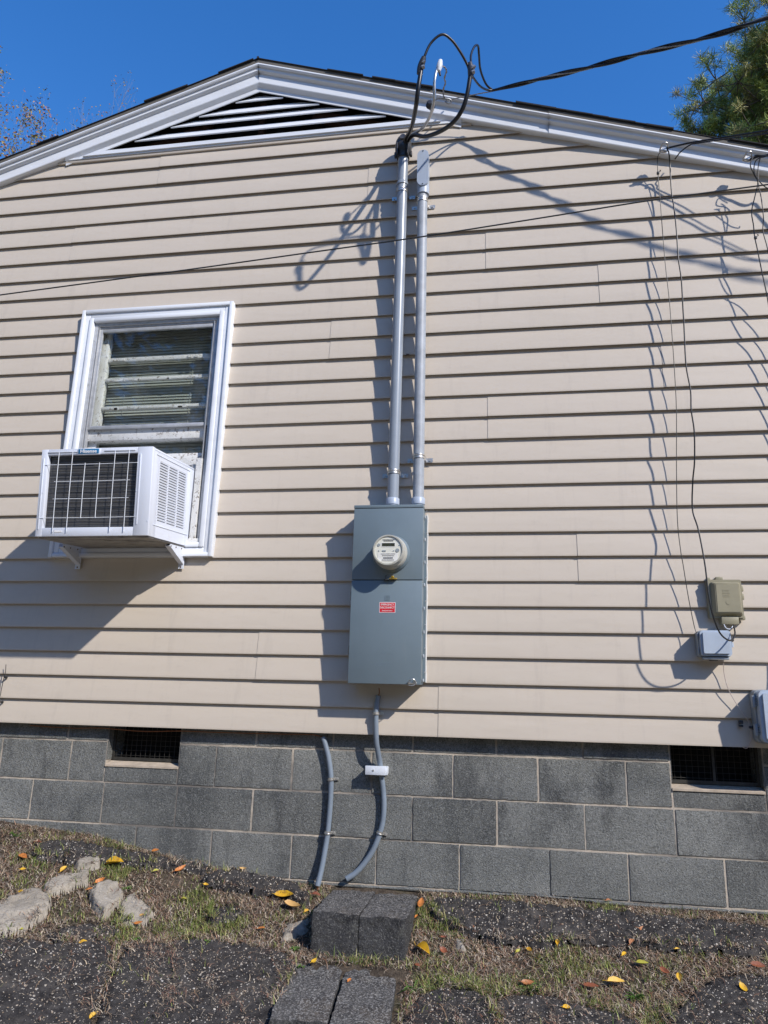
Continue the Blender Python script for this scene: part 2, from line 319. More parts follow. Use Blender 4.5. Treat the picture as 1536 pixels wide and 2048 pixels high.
bmesh.ops.recalc_face_normals(lb, faces=lb.faces); tag(obj('bounce_lawn', lb, 'bounce_lawn'), kind='structure')
lb = nb(); rows = [[lb.verts.new((x, y, ground(x, y)+.012)) for x in np.linspace(-80, 80, 33)] for y in (-13.8, -25, -45)]
for p, q in zip(rows, rows[1:]):
    for i in range(32): lb.faces.new((p[i], p[i+1], q[i+1], q[i]))
bmesh.ops.recalc_face_normals(lb, faces=lb.faces); tag(obj('bounce_lawn', lb, 'bounce_lawn'), kind='structure')
tag(obj('bounce_road', bm, 'bounce_road'), kind='structure')
# ------------------------------------------------------------------ house
H = .1280815; XL, XR = -6.0, 2.95; RX = -1.54
house = thing('house', 'beige vinyl sided gable end house on a grey concrete block foundation', 'house', (RX, 0, 0))
zb = lambda x: 4.007 - .329*abs(x-RX)          # rake lower lip
WIN = (-2.552, -1.583, .900, 2.441)
prof = [(.0170, .0085), (.0035, .0080), (.0030, .0006), (.0006, 0), (0, .0022), (.0006, .010), (.0040, .045), (.0095, .085), (.0140, .112), (.0172, H+.003)]
seams_px = [((318, 330), (316, 362)), ((148, 455), (140, 510)), ((737, 340), (735, 392)), ((661, 650), (659, 715)), ((971, 468), (972, 530)), ((1197, 530), (1199, 600)), ((975, 798), (976, 875)), ((1154, 1068), (1157, 1155)), ((53, 1170), (46, 1250)), ((516, 1265), (512, 1355)), ((876, 1376), (877, 1470)), ((1322, 690), (1329, 770))]
seams = {}
for a, b in seams_px:
    p, q = at(*a), at(*b); seams.setdefault(int(((p.z+q.z)/2/H)//2), []).append((p.x+q.x)/2)
for p in range(14):
    if p not in seams and p % 3 != 1: seams[p] = [rnd.choice([-5.0, -4.2, 2.2, -3.6])]
bm = nb(); ZTOP = 3.553
for k in range(28):
    z0 = k*H
    if z0 > ZTOP: continue
    half = (zb(RX)+.145-(z0+H))/.329; half = min(half, 99)
    x0, x1 = max(XL, RX-half), min(XR, RX+half)
    sx = sorted([v for v in seams.get(k//2, []) if x0 < v < x1]); ed = [x0]+sx+[x1]
    for si, (a, b) in enumerate(zip(ed, ed[1:])):
        rngs = [(a, b)]
        if 7 <= k <= 18:
            rngs = []
            if a < WIN[0]+.03: rngs.append((a, min(b, WIN[0]+.03)))
            if b > WIN[1]-.03: rngs.append((max(a, WIN[1]-.03), b))
        off = .0026*si if len(ed) > 2 else 0
        for (u0, u1) in rngs:
            n = max(1, int((u1-u0)/.22)); rows = []
            for i in range(n+1):
                x = u0+(u1-u0)*i/n; row = []
                wy = .0009*nz(x*1.3, k*3.1, 5); wz = .0007*nz(x*1.1, k*2.3, 9)
                for (py_, pz_) in prof:
                    zz = z0+pz_+wz*(pz_ < .05)
                    if k == 27: zz = min(zz, ZTOP)
                    row.append(bm.verts.new((x, py_-off+wy, zz)))
                rows.append(row)
            for r0, r1 in zip(rows, rows[1:]):
                for j in range(len(prof)-1): bm.faces.new((r0[j], r1[j], r1[j+1], r0[j+1]))
            for row, flip in ((rows[0], 0), (rows[-1], 1)):     # end thickness of the vinyl
                bk = [bm.verts.new(v.co+Vector((0, .006, 0))) for v in row]
                for j in range(len(row)-1): bm.faces.new((row[j], bk[j], bk[j+1], row[j+1]))
bmesh.ops.recalc_face_normals(bm, faces=bm.faces)
obj('siding', bm, 'siding', house, smooth=True)
bm = nb(); box(bm, -2.90, -.18, -.004, .012, ZTOP-.004, ZTOP+.016, .003); obj('siding_channel', bm, 'siding', house, True)
# plain other walls of the house (closed volume behind the gable wall) with the window opening left free
bm = nb()
zs = .02
def wallrect(x0, x1, z0, z1): box(bm, x0, x1, .02, .06, z0, z1)
wallrect(XL, WIN[0]+.05, zs, 2.52); wallrect(WIN[1]-.05, XR, zs, 2.52); wallrect(WIN[0]+.05, WIN[1]-.05, zs, WIN[2]+.04); wallrect(WIN[0]+.05, WIN[1]-.05, WIN[3]-.04, 2.52)
prism(bm, [(XL, 2.52), (XR, 2.52), (-.06, 3.55), (-3.02, 3.55)], .02, .06)
box(bm, XL, XL+.06, .06, 9, zs, 2.45); box(bm, XR-.06, XR, .06, 9, zs, 2.45); prism(bm, [(XL, zs), (XR, zs), (XR, 2.45), (RX, 3.95), (XL, 2.45)], 9, 9.06)
obj('wall', bm, 'siding', house)
# rake trim
rprof = [(-.02, .150), (.064, .150), (.065, .119), (.068, .117), (.069, .108), (.065, .102), (.050, .101), (.050, .078), (.044, .073), (.036, .069), (.029, .067), (.028, .006), (.026, .001), (.020, -.001), (-.012, -.001)]
def rakez(x, dz): return 4.007+dz-(.329+.008*(dz/.150))*abs(x-RX)
bm = nb(); bd = nb()
for sgn, X in ((-1, XL-.35), (1, XR+.35)):
    cuts = [RX] + ([.273] if sgn > 0 else []) + [X]
    for ci, (xa, xb) in enumerate(zip(cuts, cuts[1:])):
        e = .0035 if ci == 1 else 0        # the outer length laps over the inner
        for B, rng, ee in ((bm, (2, len(rprof)), e), (bd, (0, 3), e)):
            pa = [B.verts.new((xa, -(y+ee), rakez(xa, z)-ee*.6)) for y, z in rprof[rng[0]:rng[1]]]
            pb = [B.verts.new((xb, -(y+ee), rakez(xb, z)-ee*.6)) for y, z in rprof[rng[0]:rng[1]]]
            for j in range(len(pa)-1): B.faces.new((pa[j], pb[j], pb[j+1], pa[j+1]))
            if B is bm: B.faces.new(pa); B.faces.new(pb[::-1])
for B in (bm, bd): bmesh.ops.recalc_face_normals(B, faces=B.faces)
obj('rake_trim', bm, 'white', house); obj('drip_edge', bd, 'drip_edge', house)
# roof
bm = nb()
for sgn, X in ((-1, XL-.35), (1, XR+.35)):
    p = [bm.verts.new(c) for c in ((RX, -.071, rakez(RX, .1505)), (X, -.071, rakez(X, .1505)), (X, 9.3, rakez(X, .1505)), (RX, 9.3, rakez(RX, .1505)))]
    q = [bm.verts.new(v.co+Vector((0, 0, .004))) for v in p]
    bm.faces.new(p); bm.faces.new(q[::-1])
    for i in range(4): bm.faces.new((p[i], q[i], q[(i+1) % 4], p[(i+1) % 4]))
    x = .03
    while x < abs(X-RX)-.3:                      # laminated shingle courses
        w = .145; t = rnd.choice([.0, .006, .009, .0, .0, .007]); 
        if t:
            xa, xb = RX+sgn*x, RX+sgn*(x+w*rnd.choice([1, 1.6, 2]))
            u = [bm.verts.new((xx, yy, rakez(xx, .150)+.0046+dz)) for xx, dz in ((xa, t*.5), (xb, t)) for yy in (-.077-.004*rnd.random(), 9.3)]
            d = [bm.verts.new(v.co-Vector((0, 0, t))) for v in u]
            for f in ((0, 1, 3, 2), (2, 3, 7, 6), (0, 2, 6, 4), (1, 0, 4, 5), (4, 6, 7, 5)):
                bm.faces.new([(u+d)[i] for i in f])
        x += w
cyl(bm, (RX, -.078, rakez(RX, .152)), (RX, 9.3, rakez(RX, .152)), .008, n=10)
bmesh.ops.recalc_face_normals(bm, faces=bm.faces)
rf = obj('roof', bm, 'shingle', house)
# gable louvre vent
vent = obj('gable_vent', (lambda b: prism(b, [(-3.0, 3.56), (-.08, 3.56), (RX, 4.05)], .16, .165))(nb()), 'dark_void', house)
inner = lambda x: zb(x)-.003
def tri_half(z, d): return (4.007-d-z)/.329
bm = nb()     # inner rake frame
for sgn in (-1, 1):
    xe = RX+sgn*1.30
    P = [(.026, .001), (.004, -.020), (.003, -.044), (-.004, -.044)]
    pa = [bm.verts.new((RX, -y, zb(RX)+z)) for y, z in P]; pb = [bm.verts.new((xe, -y, zb(xe)+z)) for y, z in P]
    for j in range(len(P)-1): bm.faces.new((pa[j], pb[j], pb[j+1], pa[j+1]))
bmesh.ops.recalc_face_normals(bm, faces=bm.faces); obj('vent_frame', bm, 'white', vent)
bm = nb(); xa = tri_half(3.60, 0)
prism(bm, [(RX-xa-.085, ZTOP+.0165), (RX+xa+.085, ZTOP+.0165), (RX+xa+.06, ZTOP+.030), (RX-xa-.06, ZTOP+.030)], -.010, .0)
prism(bm, [(RX-xa+.06, ZTOP+.028), (RX+xa-.06, ZTOP+.028), (RX+xa-.14, ZTOP+.055), (RX-xa+.14, ZTOP+.055)], -.020, -.0105)
obj('vent_sill', bm, 'white', vent)
for z in (3.703, 3.783, 3.845, 3.925):
    hw = tri_half(z, .046)+.05; bm = nb()
    if hw < .05: continue
    vs = [bm.verts.new(c) for c in ((RX-hw, .004, z-.022), (RX+hw, .004, z-.022), (RX+hw-.13, .034, z+.034), (RX-hw+.13, .034, z+.034), (RX-hw, .008, z-.028), (RX+hw, .008, z-.028), (RX+hw-.13, .038, z+.018), (RX-hw+.13, .038, z+.018))]
    for f in ((0, 1, 2, 3), (4, 7, 6, 5), (0, 4, 5, 1), (3, 2, 6, 7), (0, 3, 7, 4), (1, 5, 6, 2)): bm.faces.new([vs[i] for i in f])
    bmesh.ops.recalc_face_normals(bm, faces=bm.faces); obj('slat', bm, 'white', vent)
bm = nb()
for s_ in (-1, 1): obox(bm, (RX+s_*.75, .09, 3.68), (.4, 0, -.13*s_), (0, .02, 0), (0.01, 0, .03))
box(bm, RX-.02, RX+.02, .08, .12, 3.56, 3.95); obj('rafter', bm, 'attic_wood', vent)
# foundation
YB = .055; bm = nb()
box(bm, XL+.02, -2.107, YB+.0048, .25, -1.6, .02, mi=1); box(bm, -1.70, .738, YB+.0048, .25, -1.6, .02, mi=1); box(bm, 1.145, XR-.02, YB+.0048, .25, -1.6, .02, mi=1)
box(bm, -2.107, -1.70, YB+.0048, .25, -1.6, -.195, mi=1); box(bm, .738, 1.145, YB+.0048, .25, -1.6, -.195, mi=1)
zt = -.0799; g = .0052
def block(x0, x1, z0, z1):
    t = rnd.uniform(-.002, .002); v0 = len(bm.verts)
    x0 += g*rnd.uniform(.6, 1.3); x1 -= g*rnd.uniform(.6, 1.3)
    mi_ = rnd.choice([0, 0, 0, 2, 3]); nx_, nz_ = max(2, int((x1-x0)/.018)), max(2, int((z1-z0)/.018)); gr = []
    for i in range(nx_+1):
        col_ = []
        for j in range(nz_+1):
            x = x0+(x1-x0)*i/nx_; z = z0+(z1-z0)*j/nz_
            e = min(i, nx_-i, j, nz_-j); y = YB+t+.0008*fb(x, z, 60, 3)+(.0015 if e == 0 else 0)
            if e == 0: x += .0024*nz(x, z, 1, 60)+.001*nz(x, z, 4, 160); z += .0024*nz(x, z, 7, 60)+.001*nz(x, z, 9, 160)
            col_.append(bm.verts.new((x, y, z)))
        gr.append(col_)
    for i in range(nx_):
        for j in range(nz_): bm.faces.new((gr[i][j], gr[i+1][j], gr[i+1][j+1], gr[i][j+1])).material_index = mi_
    ring = [gr[i][0] for i in range(nx_+1)]+[gr[nx_][j] for j in range(1, nz_+1)]+[gr[i][nz_] for i in range(nx_-1, -1, -1)]+[gr[0][j] for j in range(nz_-1, 0, -1)]
    bk = [bm.verts.new(v.co+Vector((0, .012, 0))) for v in ring]
    for i in range(len(ring)): bm.faces.new((ring[i], ring[(i+1) % len(ring)], bk[(i+1) % len(ring)], bk[i])).material_index = 0
def course(z1, z0, js):
    js = [max(XL+.03, v) for v in js]
    for a, b in zip(js, js[1:]):
        if b-a > .05 and a < XR-.1: block(a, min(b, XR-.03), z0+g, z1-g)
B_ = .4064
def run(a, b):
    r = [a]
    while r[-1]+B_ < b-.01: r.append(r[-1]+B_)
    return r+[b]
course(.018+g, zt, run(XL, -2.107)); course(.018+g, zt, [-1.70, -1.29, -.885, -.48, -.07, .34, .738]); course(.018+g, zt, run(1.145, XR))
course(zt, zt-.2032, [XL, -5.55, -5.148, -4.74, -4.34, -3.93, -3.53, -3.12, -2.717, -2.31, -2.107]); course(zt, zt-.2032, [-1.70, -1.497, -1.09, -.684, -.278, .129, .535, .738]); course(zt, zt-.2032, run(1.145, XR))
course(-.192, zt-.2032, [-2.107, -1.70]); course(-.192, zt-.2032, [.738, 1.145])
o2 = -2.5065; course(zt-.2032, zt-.4064, [o2+B_*i for i in range(-9, 15)])
course(zt-.4064, zt-.6096, [-6.0, -5.56, -5.16, -4.75, -4.34, -3.94, -3.53, -3.13, -2.72, -2.312, -1.896, -1.486, -1.07, -.648, -.247, .173, .524, .944, 1.35, 1.76, 2.16, 2.57, 2.98])
course(zt-.6096, zt-.8128, [o2+.2+B_*i for i in range(-9, 15)])
fnd = obj('foundation', bm, ['cmu', 'mortar', 'cmu_dark', 'cmu_light'], house, True)
def fvent(x0, x1, post):
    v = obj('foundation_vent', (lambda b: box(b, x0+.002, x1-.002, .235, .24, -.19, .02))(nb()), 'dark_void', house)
    bm = nb(); vv = [(x0+.001, YB-.004, -.196), (x1-.001, YB-.004, -.196), (x1-.001, .14, -.172), (x0+.001, .14, -.172)]
    a = [bm.verts.new(c) for c in vv]; b = [bm.verts.new((c[0], c[1], -.205)) for c in vv]; bm.faces.new(a)
    for i in range(4): bm.faces.new((a[i], b[i], b[(i+1) % 4], a[(i+1) % 4]))
    bmesh.ops.recalc_face_normals(bm, faces=bm.faces); obj('sill', bm, 'light_mortar', v)
    bm = nb(); yg = .115
    for xx in (x0+.002, x1-.016): box(bm, xx, xx+.014, yg-.006, yg+.006, -.174, .02)
    box(bm, x0+.016, x1-.016, yg-.006, yg+.006, -.176, -.160)
    if post: box(bm, (x0+x1)/2-.006, (x0+x1)/2+.006, yg-.009, yg+.003, -.165, .02)
    obj('frame', bm, 'grille', v)
    for xx in (x0, x1-.003): obj('jamb', box(nb(), xx, xx+.003, YB+.0045, .235, -.171, .019), 'cmu', v)
    bm = nb()
    n = 15
    for i in range(1, n):
        x = x0+(x1-x0)*i/n; cyl(bm, (x, yg, -.162), (x, yg, .02), .0011, n=5)
    for i in range(7): 
        z = -.15+i*.026; cyl(bm, (x0+.01, yg-.002, z), (x1-.01, yg-.002, z), .0011, n=5)
    obj('grille', bm, 'grille', v)
fvent(-2.107, -1.70, False); fvent(.738, 1.145, True)
# foundation cracks: thin dark wandering slits
# ------------------------------------------------------------------ window
win = obj('window', nb(), 'white', house); win.name = 'window'
def frame(bm, x0, x1, z0, z1, w, y0, y1, bev=.002, wb=None):
    wb = w if wb is None else wb
    box(bm, x0, x0+w, y0, y1, z0, z1, bev); box(bm, x1-w, x1, y0, y1, z0, z1, bev)
    box(bm, x0+w, x1-w, y0+.0004, y1, z1-w, z1, bev); box(bm, x0+w, x1-w, y0+.0004, y1, z0, z0+wb, bev)
me0 = win.data; bpy.data.objects.remove(win)
bm = nb(); x0, x1, z0, z1 = WIN
frame(bm, x0, x1, z0, z1, .022, -.030, .03, .004); frame(bm, x0+.0225, x1-.0225, z0+.0225, z1-.0225, .030, -.017, .03, .004); frame(bm, x0+.053, x1-.053, z0+.053, z1-.053, .028, -.026, .03, .006)
win = obj('window', bm, 'white', house, True)
bm = nb(); a0, a1, c0, c1 = x0+.082, x1-.082, z0+.082, z1-.082
frame(bm, a0, a1, c0, c1, .022, -.004, .05, .003)                       # aluminium storm track
for xx in (a0+.028, a1-.038): box(bm, xx, xx+.004, -.001, .03, c0, c1)
G = [at(207.5, 666, .02), at(425, 656, .02), at(183, 855, .02), at(411, 845, .02)]
gx0, gx1, gzt, gzb = (G[0].x+G[2].x)/2, (G[1].x+G[3].x)/2, (G[0].z+G[1].z)/2, (G[2].z+G[3].z)/2
frame(bm, gx0-.022, gx1+.022, gzb-.020, gzt+.022, .022, .008, .028, .003)
for k in range(5):
    box(bm, a0+.006, a0+.012, -.007, -.003, c0+.1+k*.29, c0+.106+k*.29); box(bm, a1-.012, a1-.006, -.007, -.003, c0+.12+k*.29, c0+.126+k*.29)
box(bm, a0+.022, a1-.022, .006, .03, gzt+.024, c1-.021, .002); box(bm, gx1+.023, a1-.021, .006, .03, gzb-.02, gzt+.022, .002); box(bm, a0+.021, gx0-.023, .006, .03, gzb-.02, gzt+.022, .002)
obj('storm_frame', bm, 'storm_metal', win, True)
bm = nb(); box(bm, gx0, gx1, .017, .020, gzb, gzt); obj('pane', bm, 'glass', win)
# wooden sash behind
bm = nb(); yS = .075
sz = [at(212, 722, yS).z, at(203, 763, yS).z, at(205, 819, yS).z]
box(bm, a0+.01, gx0+.022, .055, .095, c0, c1, .003); box(bm, gx1-.010, a1-.01, .055, .095, c0, c1, .003)
box(bm, gx0+.02, gx1-.008, .058, .09, sz[1]-.010, sz[1]+.010, .003); box(bm, gx0+.02, gx1-.008, .058, .09, sz[2]-.009, sz[2]+.009, .003); box(bm, gx0+.02, gx1-.008, .066, .10, sz[0]-.014, sz[0]+.012, .003)
zm = at(195, 875, .05).z; box(bm, a0+.02, a1-.02, .030, .095, zm-.030, gzb-.006, .004)
zl = at(380, 915, .05).z; box(bm, a0+.02, a1-.02, .03, .09, zl-.055, zl+.022, .005)
for kk in range(26):       # flaking putty along the bars
    zz = rnd.choice(sz+[zm+.02]); xx = rnd.uniform(gx0+.03, gx1-.06); w = rnd.uniform(.01, .05)
    box(bm, xx, xx+w, .0565, .062, zz-.012, zz-.004+rnd.uniform(0, .012))
obj('sash', bm, 'peel', win, True)
bm = nb(); box(bm, gx0+.02, gx1-.008, .074, .077, sz[2], gzt+.1); box(bm, gx0-.02, gx1+.02, .066, .069, zl, zm); obj('sash_pane', bm, 'glass', win)
bm = nb(); z = 1.36
while z < 2.40:
    gap = .019
    vs = [bm.verts.new(c) for c in ((a0+.06, .118, z), (a1-.05, .118, z), (a1-.05, .126, z+.0195), (a0+.06, .126, z+.0195))]; bm.faces.new(vs); z += gap
for xx in (a0+.18, a1-.2): cyl(bm, (xx, .115, 1.4), (xx, .115, 2.37), .0012, n=5)
obj('blind', bm, 'blind', win)
bm = nb()
for (u0, u1, v0, v1, w0, w1) in ((a0, a1, .7, .71, .9, 2.45), (a0-.02, a0, .06, .7, .9, 2.45), (a1, a1+.02, .06, .7, .9, 2.45), (a0, a1, .06, .7, 2.44, 2.46), (a0, a1, .06, .7, .9, .92)): box(bm, u0, u1, v0, v1, w0, w1)
obj('reveal', bm, 'room_dark', win)
bm = nb(); box(bm, -1.765, a1-.02, .012, .022, .96, 1.44); 
for k in range(5): box(bm, -1.762+k*.014, -1.756+k*.014, .006, .0125, .965, 1.435)
obj('side_filler', bm, 'storm_metal', win)
obj('storm_track', box(nb(), a1-.066, a1-.030, -.010, .010, .985, 1.47, .003), 'peel', win)
obj('side_filler', box(nb(), a0+.012, -2.37, .012, .022, .96, 1.44), 'storm_metal', win)
bm = nb(); box(bm, a0, a1, -.012, .05, z0+.082, z0+.104, .003); obj('sill', bm, 'peel', win, True)
# ------------------------------------------------------------------ air conditioner (local space, drooping)
AW, AH, AD = .602, .447, .485
ac = thing('air_conditioner', 'white box air conditioner sticking out of the lower half of the window', 'air conditioner', (-2.040, 0, 1.186), rot=(R_(5.6), 0, 0))
hx, hz = AW/2, AH/2
def ab(x0, x1, y0, y1, z0, z1, bev=0, bm=None):
    bm = bm or nb(); return box(bm, x0, x1, y0, y1, z0, z1, bev)
bm = nb()     # cabinet shell with open front and louvred side windows
ab(-hx, hx, -AD, .03, hz-.012, hz, .003, bm); ab(-hx, -hx+.012, -AD, .03, -hz, hz-.0125, .002, bm)
sy0, sy1, sz0, sz1 = -AD+.072, -.068, -hz+.085, hz-.052
ab(hx-.012, hx, -AD, sy0, -hz, hz-.0125, .002, bm); ab(hx-.012, hx, sy1, .03, -hz, hz-.0125, .002, bm)
ab(hx-.012, hx, sy0, sy1, -hz, sz0, 0, bm); ab(hx-.012, hx, sy0, sy1, sz1, hz-.0125, 0, bm)
box(bm, hx-.0008, hx+.003, sy0-.03, sy1+.03, sz1+.022, sz1+.026, .001); box(bm, hx-.0008, hx+.003, sy0-.03, sy1+.03, sz0-.026, sz0-.022, .001)
box(bm, hx-.0008, hx+.0026, -.030, -.026, -hz+.02, hz-.02)
obj('cabinet', bm, 'ac', ac, True, local=True)
bm = nb(); NR = 22; st = (sz1-sz0)/NR
for i in range(NR+1):
    z = sz0+i*st
    obox(bm, (hx-.007, (sy0+sy1)/2, z), (.0065, 0, -.0035), (0, (sy1-sy0)/2, 0), (.001, 0, .0042))
for yy in (sy0+.008, sy0+(sy1-sy0)/3, sy0+(sy1-sy0)*2/3, sy1-.008): box(bm, hx-.010, hx-.0005, yy-.006, yy+.006, sz0, sz1)
obj('side_louvre', bm, 'ac', ac, local=True)
bm = nb(); ab(hx-.045, hx-.04, sy0, sy1, sz0, sz1, 0, bm); ab(-hx+.013, hx-.013, 0.02, .028, -hz+.01, hz-.02, 0, bm); obj('housing_back', bm, 'dark_void', ac, local=True)
# front bezel
F0 = -AD; oL, oR, oT, oB = -hx+.034, hx-.078, hz-.030, -hz+.044
bm = nb(); yf = F0-.008
box(bm, -hx-.002, oL, yf, F0+.02, -hz, hz+.001, .003); box(bm, oR, hx+.002, yf, F0+.02, -hz, hz+.001, .003); box(bm, oL, oR, yf+.0006, F0+.02, oT, hz+.001, .003); box(bm, oL, oR, yf+.0006, F0+.02, -hz, oB, .003)
for (u, v, w, t) in ((-hx+.010, -hx+.017, -hz+.035, hz-.045), (oR+.014, oR+.021, -hz+.055, hz-.035)): box(bm, u, v, yf-.003, yf+.001, w, t, .0015)
for (u, v) in ((-hx+.035, -.098), (.045, hx-.09)): box(bm, u, v, yf-.003, yf+.001, hz-.018, hz-.011, .0015)
for (u, v) in ((-hx+.022, 0), (oR+.006, 0), (hx-.006, -.15)): cyl(bm, (u, yf-.002, v), (u, yf+.001, v), .003, n=8)
obj('front_bezel', bm, 'ac', ac, True, local=True)
bm = nb(); ab(oL-.01, oR+.01, F0+.022, F0+.05, oB-.01, oT+.01, 0, bm); coil = obj('condenser_coil', bm, 'coil', ac, local=True)
bm = nb()
for i in range(15):
    z = oB+.01+i*(oT-oB-.02)/14; P = [(oL+.004, F0+.019, z)]+[(oL+(oR-oL)*k/7, F0+.018+rnd.uniform(-.001, .001), z+rnd.uniform(-.0015, .0015)) for k in range(1, 7)]+[(oR-.004, F0+.019, z)]
    tube(bm, P, .0007, 4, 2)
obj('fin_edges', bm, 'grey_strand', coil, local=True)
# rear frame seen through the grille
bm = nb(); wx = lambda f: -hx+f*AW; wz = lambda f: hz-f*AH
yg = yf-.004
for f, a, b in ((.165, .04, .95), (.29, .04, .95), (.41, .17, .80), (.54, .17, .80), (.675, .04, .95), (.80, .04, .95)):
    tube(bm, [(wx(f), yg-.002, wz(a)), (wx(f)-.002, yg-.003, wz((a+b)/2)), (wx(f)-.003, yg-.002, wz(b))], .0017, 8, 6)
for f, a, b in ((.18, .04, .875), (.375, .135, .815), (.575, .135, .815), (.79, .02, .885)):
    tube(bm, [(wx(a), yg+.0025, wz(f)), (wx((a+b)/2), yg+.001, wz(f+.004)), (wx(b), yg+.0025, wz(f))], .0016, 8, 6)
obj('wire_guard', bm, 'white', ac, True, local=True)
bm = nb(); box(bm, -.102, .038-.016, yf-.006, yf, hz-.034, hz-.001, .004); bd_ = obj('badge', bm, 'ac', ac, True, local=True)
bm = nb(); box(bm, -.096, .016, yf-.0075, yf-.005, hz-.029, hz-.004, .002); obj('badge_plate', bm, 'badge_blue', bd_, True, local=True)
text_mesh('Hisense', .0245, 'sticker_white', bd_, (-.040, yf-.0080, hz-.0165), FRONT, .0004, .0006, 'lettering', True, 1.18)
bm = nb(); box(bm, wx(.165)+.004, wx(.165)+.045, yf-.001, yf+.0005, oB-.024, oB-.014); obj('rating_label', bm, 'paper', ac, local=True)
bm = nb(); ab(-hx+.006, hx-.006, -AD+.012, .03, -hz-.008, -hz+.001, .003, bm)
for k in range(3): tube(bm, [(.02+.05*k, -.40, -hz-.009), (.09+.04*k, -.36+.01*k, -hz-.010), (.17+.03*k, -.37, -hz-.009), (.24, -.3, -hz-.009)], .0022, 5, 6)
obj('base_pan', bm, 'ac_pan', ac, True, local=True)
for sx_, nm in ((-2.375, 'left'), (-1.762, 'right')):
    br = thing('bracket', 'white steel bracket under the %s corner of the air conditioner' % ('left' if nm == 'left' else 'right'), 'bracket', (sx_, 0, .9), 'air conditioner brackets')
    bm = nb(); zt_ = .955
    for dx in (-.012, .012):
        P = [(-.02, .835), (-.006, .862), (-.19, zt_-.03), (-.19, zt_-.012), (-.004, zt_+.008), (-.001, .85)]
        a = [bm.verts.new((sx_+dx-.0015, y, z)) for y, z in P[1:]]; b = [bm.verts.new((sx_+dx+.0015, y, z)) for y, z in P[1:]]
        bm.faces.new(a); bm.faces.new(b[::-1])
        for i in range(5): bm.faces.new((a[i], b[i], b[(i+1) % 5], a[(i+1) % 5]))
    bmesh.ops.recalc_face_normals(bm, faces=bm.faces)
    obox(bm, (sx_, -.098, .892), (.0135, 0, 0), (0, -.092, .032), (0, .0010, .0012))
    obj('arm', bm, 'ac', br)
    bm = nb(); box(bm, sx_-.016, sx_+.016, -.0075, -.0045, .835, .968, .001); obj('wall_plate', bm, 'ac', br)
    for zz in (.845, .95): obj('screw', cyl(nb(), (sx_, -.011, zz), (sx_, -.006, zz), .004, n=8), 'rust', br)
    for yy in (-.05, -.12, -.18): obj('screw', cyl(nb(), (sx_+.0135, yy, zt_-.012+.1*yy), (sx_+.0155, yy, zt_-.012+.1*yy), .004, n=8), 'rust', br)
# ------------------------------------------------------------------ conduits up the wall
def strap(parent, c, r, two=True, d=Vector((0, 0, 1)), ywall=0.0, w=.0115, ear=.037):
    """galvanised pipe strap round a conduit at c"""
    bm = nb(); n = 18; d = d.normalized(); sx = Vector((0, -1, 0)).cross(d).normalized()
    if sx.x < 0: sx = -sx
    out = Vector((0, -1, 0)); rr = r+.002; pts = []
    gapw = max(.001, (ywall-c.y)-.004)
    if two: pts.append(-sx*(rr+ear)-out*gapw)
    pts.append(-sx*(rr+.002)-out*gapw) if two else None
    for i in range(n+1):
        a = math.pi*(1-i/n); pts.append(sx*math.cos(a)*rr+out*math.sin(a)*rr)
    pts.append(sx*(rr+.002)-out*gapw); pts.append(sx*(rr+ear)-out*gapw)
    prev = None
    for p in pts:
        e = p.normalized()*.0016 if p.length else out*.001
        q = [bm.verts.new(c+p+d*s) for s in (-w, w)]+[bm.verts.new(c+p+out*.0018+d*s) for s in (w, -w)]
        if prev:
            for i in range(4): bm.faces.new((prev[i], q[i], q[(i+1) % 4], prev[(i+1) % 4]))
        else: bm.faces.new(q)
        prev = q
    bm.faces.new(prev[::-1])
    for s in ((-1, 1) if two else (1,)):
        p = c+sx*s*(rr+ear*.6)-out*gapw; cyl(bm, p, p+out*.007, .0058, .005, n=8)
    tube(bm, [c+sx*math.cos(a)*(rr+.0015)+out*math.sin(a)*(rr+.0015)+d*.003 for a in [math.pi*(1-i/10) for i in range(11)]], .0022, 6, 1)
    bmesh.ops.recalc_face_normals(bm, faces=bm.faces)
    return obj('strap', bm, 'galv', parent, True)
YC = -.065; PT = at(793, 1013, YC)
pa, pb_ = at(785.5, 1000, YC), at(806.5, 312, YC); px1 = pa.x
mast = thing('service_mast', 'glossy grey conduit with a black weatherhead, left one above the meter panel', 'conduit', (pa.x, YC, 1.14), 'conduits rising from the meter panel')
bm = nb(); tube(bm, [Vector((pa.x, YC, 1.14)), pb_], .0302, 28, 4); obj('pipe', bm, 'pvc_grey', mast, True)
ax = (pb_-Vector((pa.x, YC, 1.14))).normalized()
def hub(parent, x, z0):
    bm = nb(); lathe(bm, (x, YC, z0), (0, 0, 1), [(0, .031), (.018, .032), (.019, .0355), (.052, .0355), (.054, .034), (.054, .031)], 32)
    obj('hub', bm, 'pvc_light', parent, True)
hub(mast, pa.x, 1.140)
bm = nb(); z_ = at(807, 369, YC).z; lathe(bm, (pb_.x+(pa.x-pb_.x)*(pb_.z-z_)/(pb_.z-1.14), YC, z_-.01), ax, [(0, .0305), (.001, .0345), (.016, .0345), (.022, .0325), (.024, .0305)], 32); obj('coupling', bm, 'pvc_grey', mast, True)
wh = pb_ - Vector((0, 0, .01))
bm = nb(); lathe(bm, wh, (0, 0, 1), [(-.012, .031), (-.012, .037), (.018, .038), (.030, .043), (.040, .049), (.075, .050), (.105, .046), (.128, .036), (.142, .020), (.147, .003)], 32)
for sx in (-1, 1):
    box(bm, wh.x+sx*.046-.007, wh.x+sx*.046+.007, YC-.012, YC+.012, wh.z+.004, wh.z+.034, .003)
    box(bm, wh.x+sx*.030-.004, wh.x+sx*.030+.004, YC-.050, YC-.02, wh.z-.01, wh.z+.07, .002)
whd = obj('weatherhead', bm, 'black_plastic', mast, True)
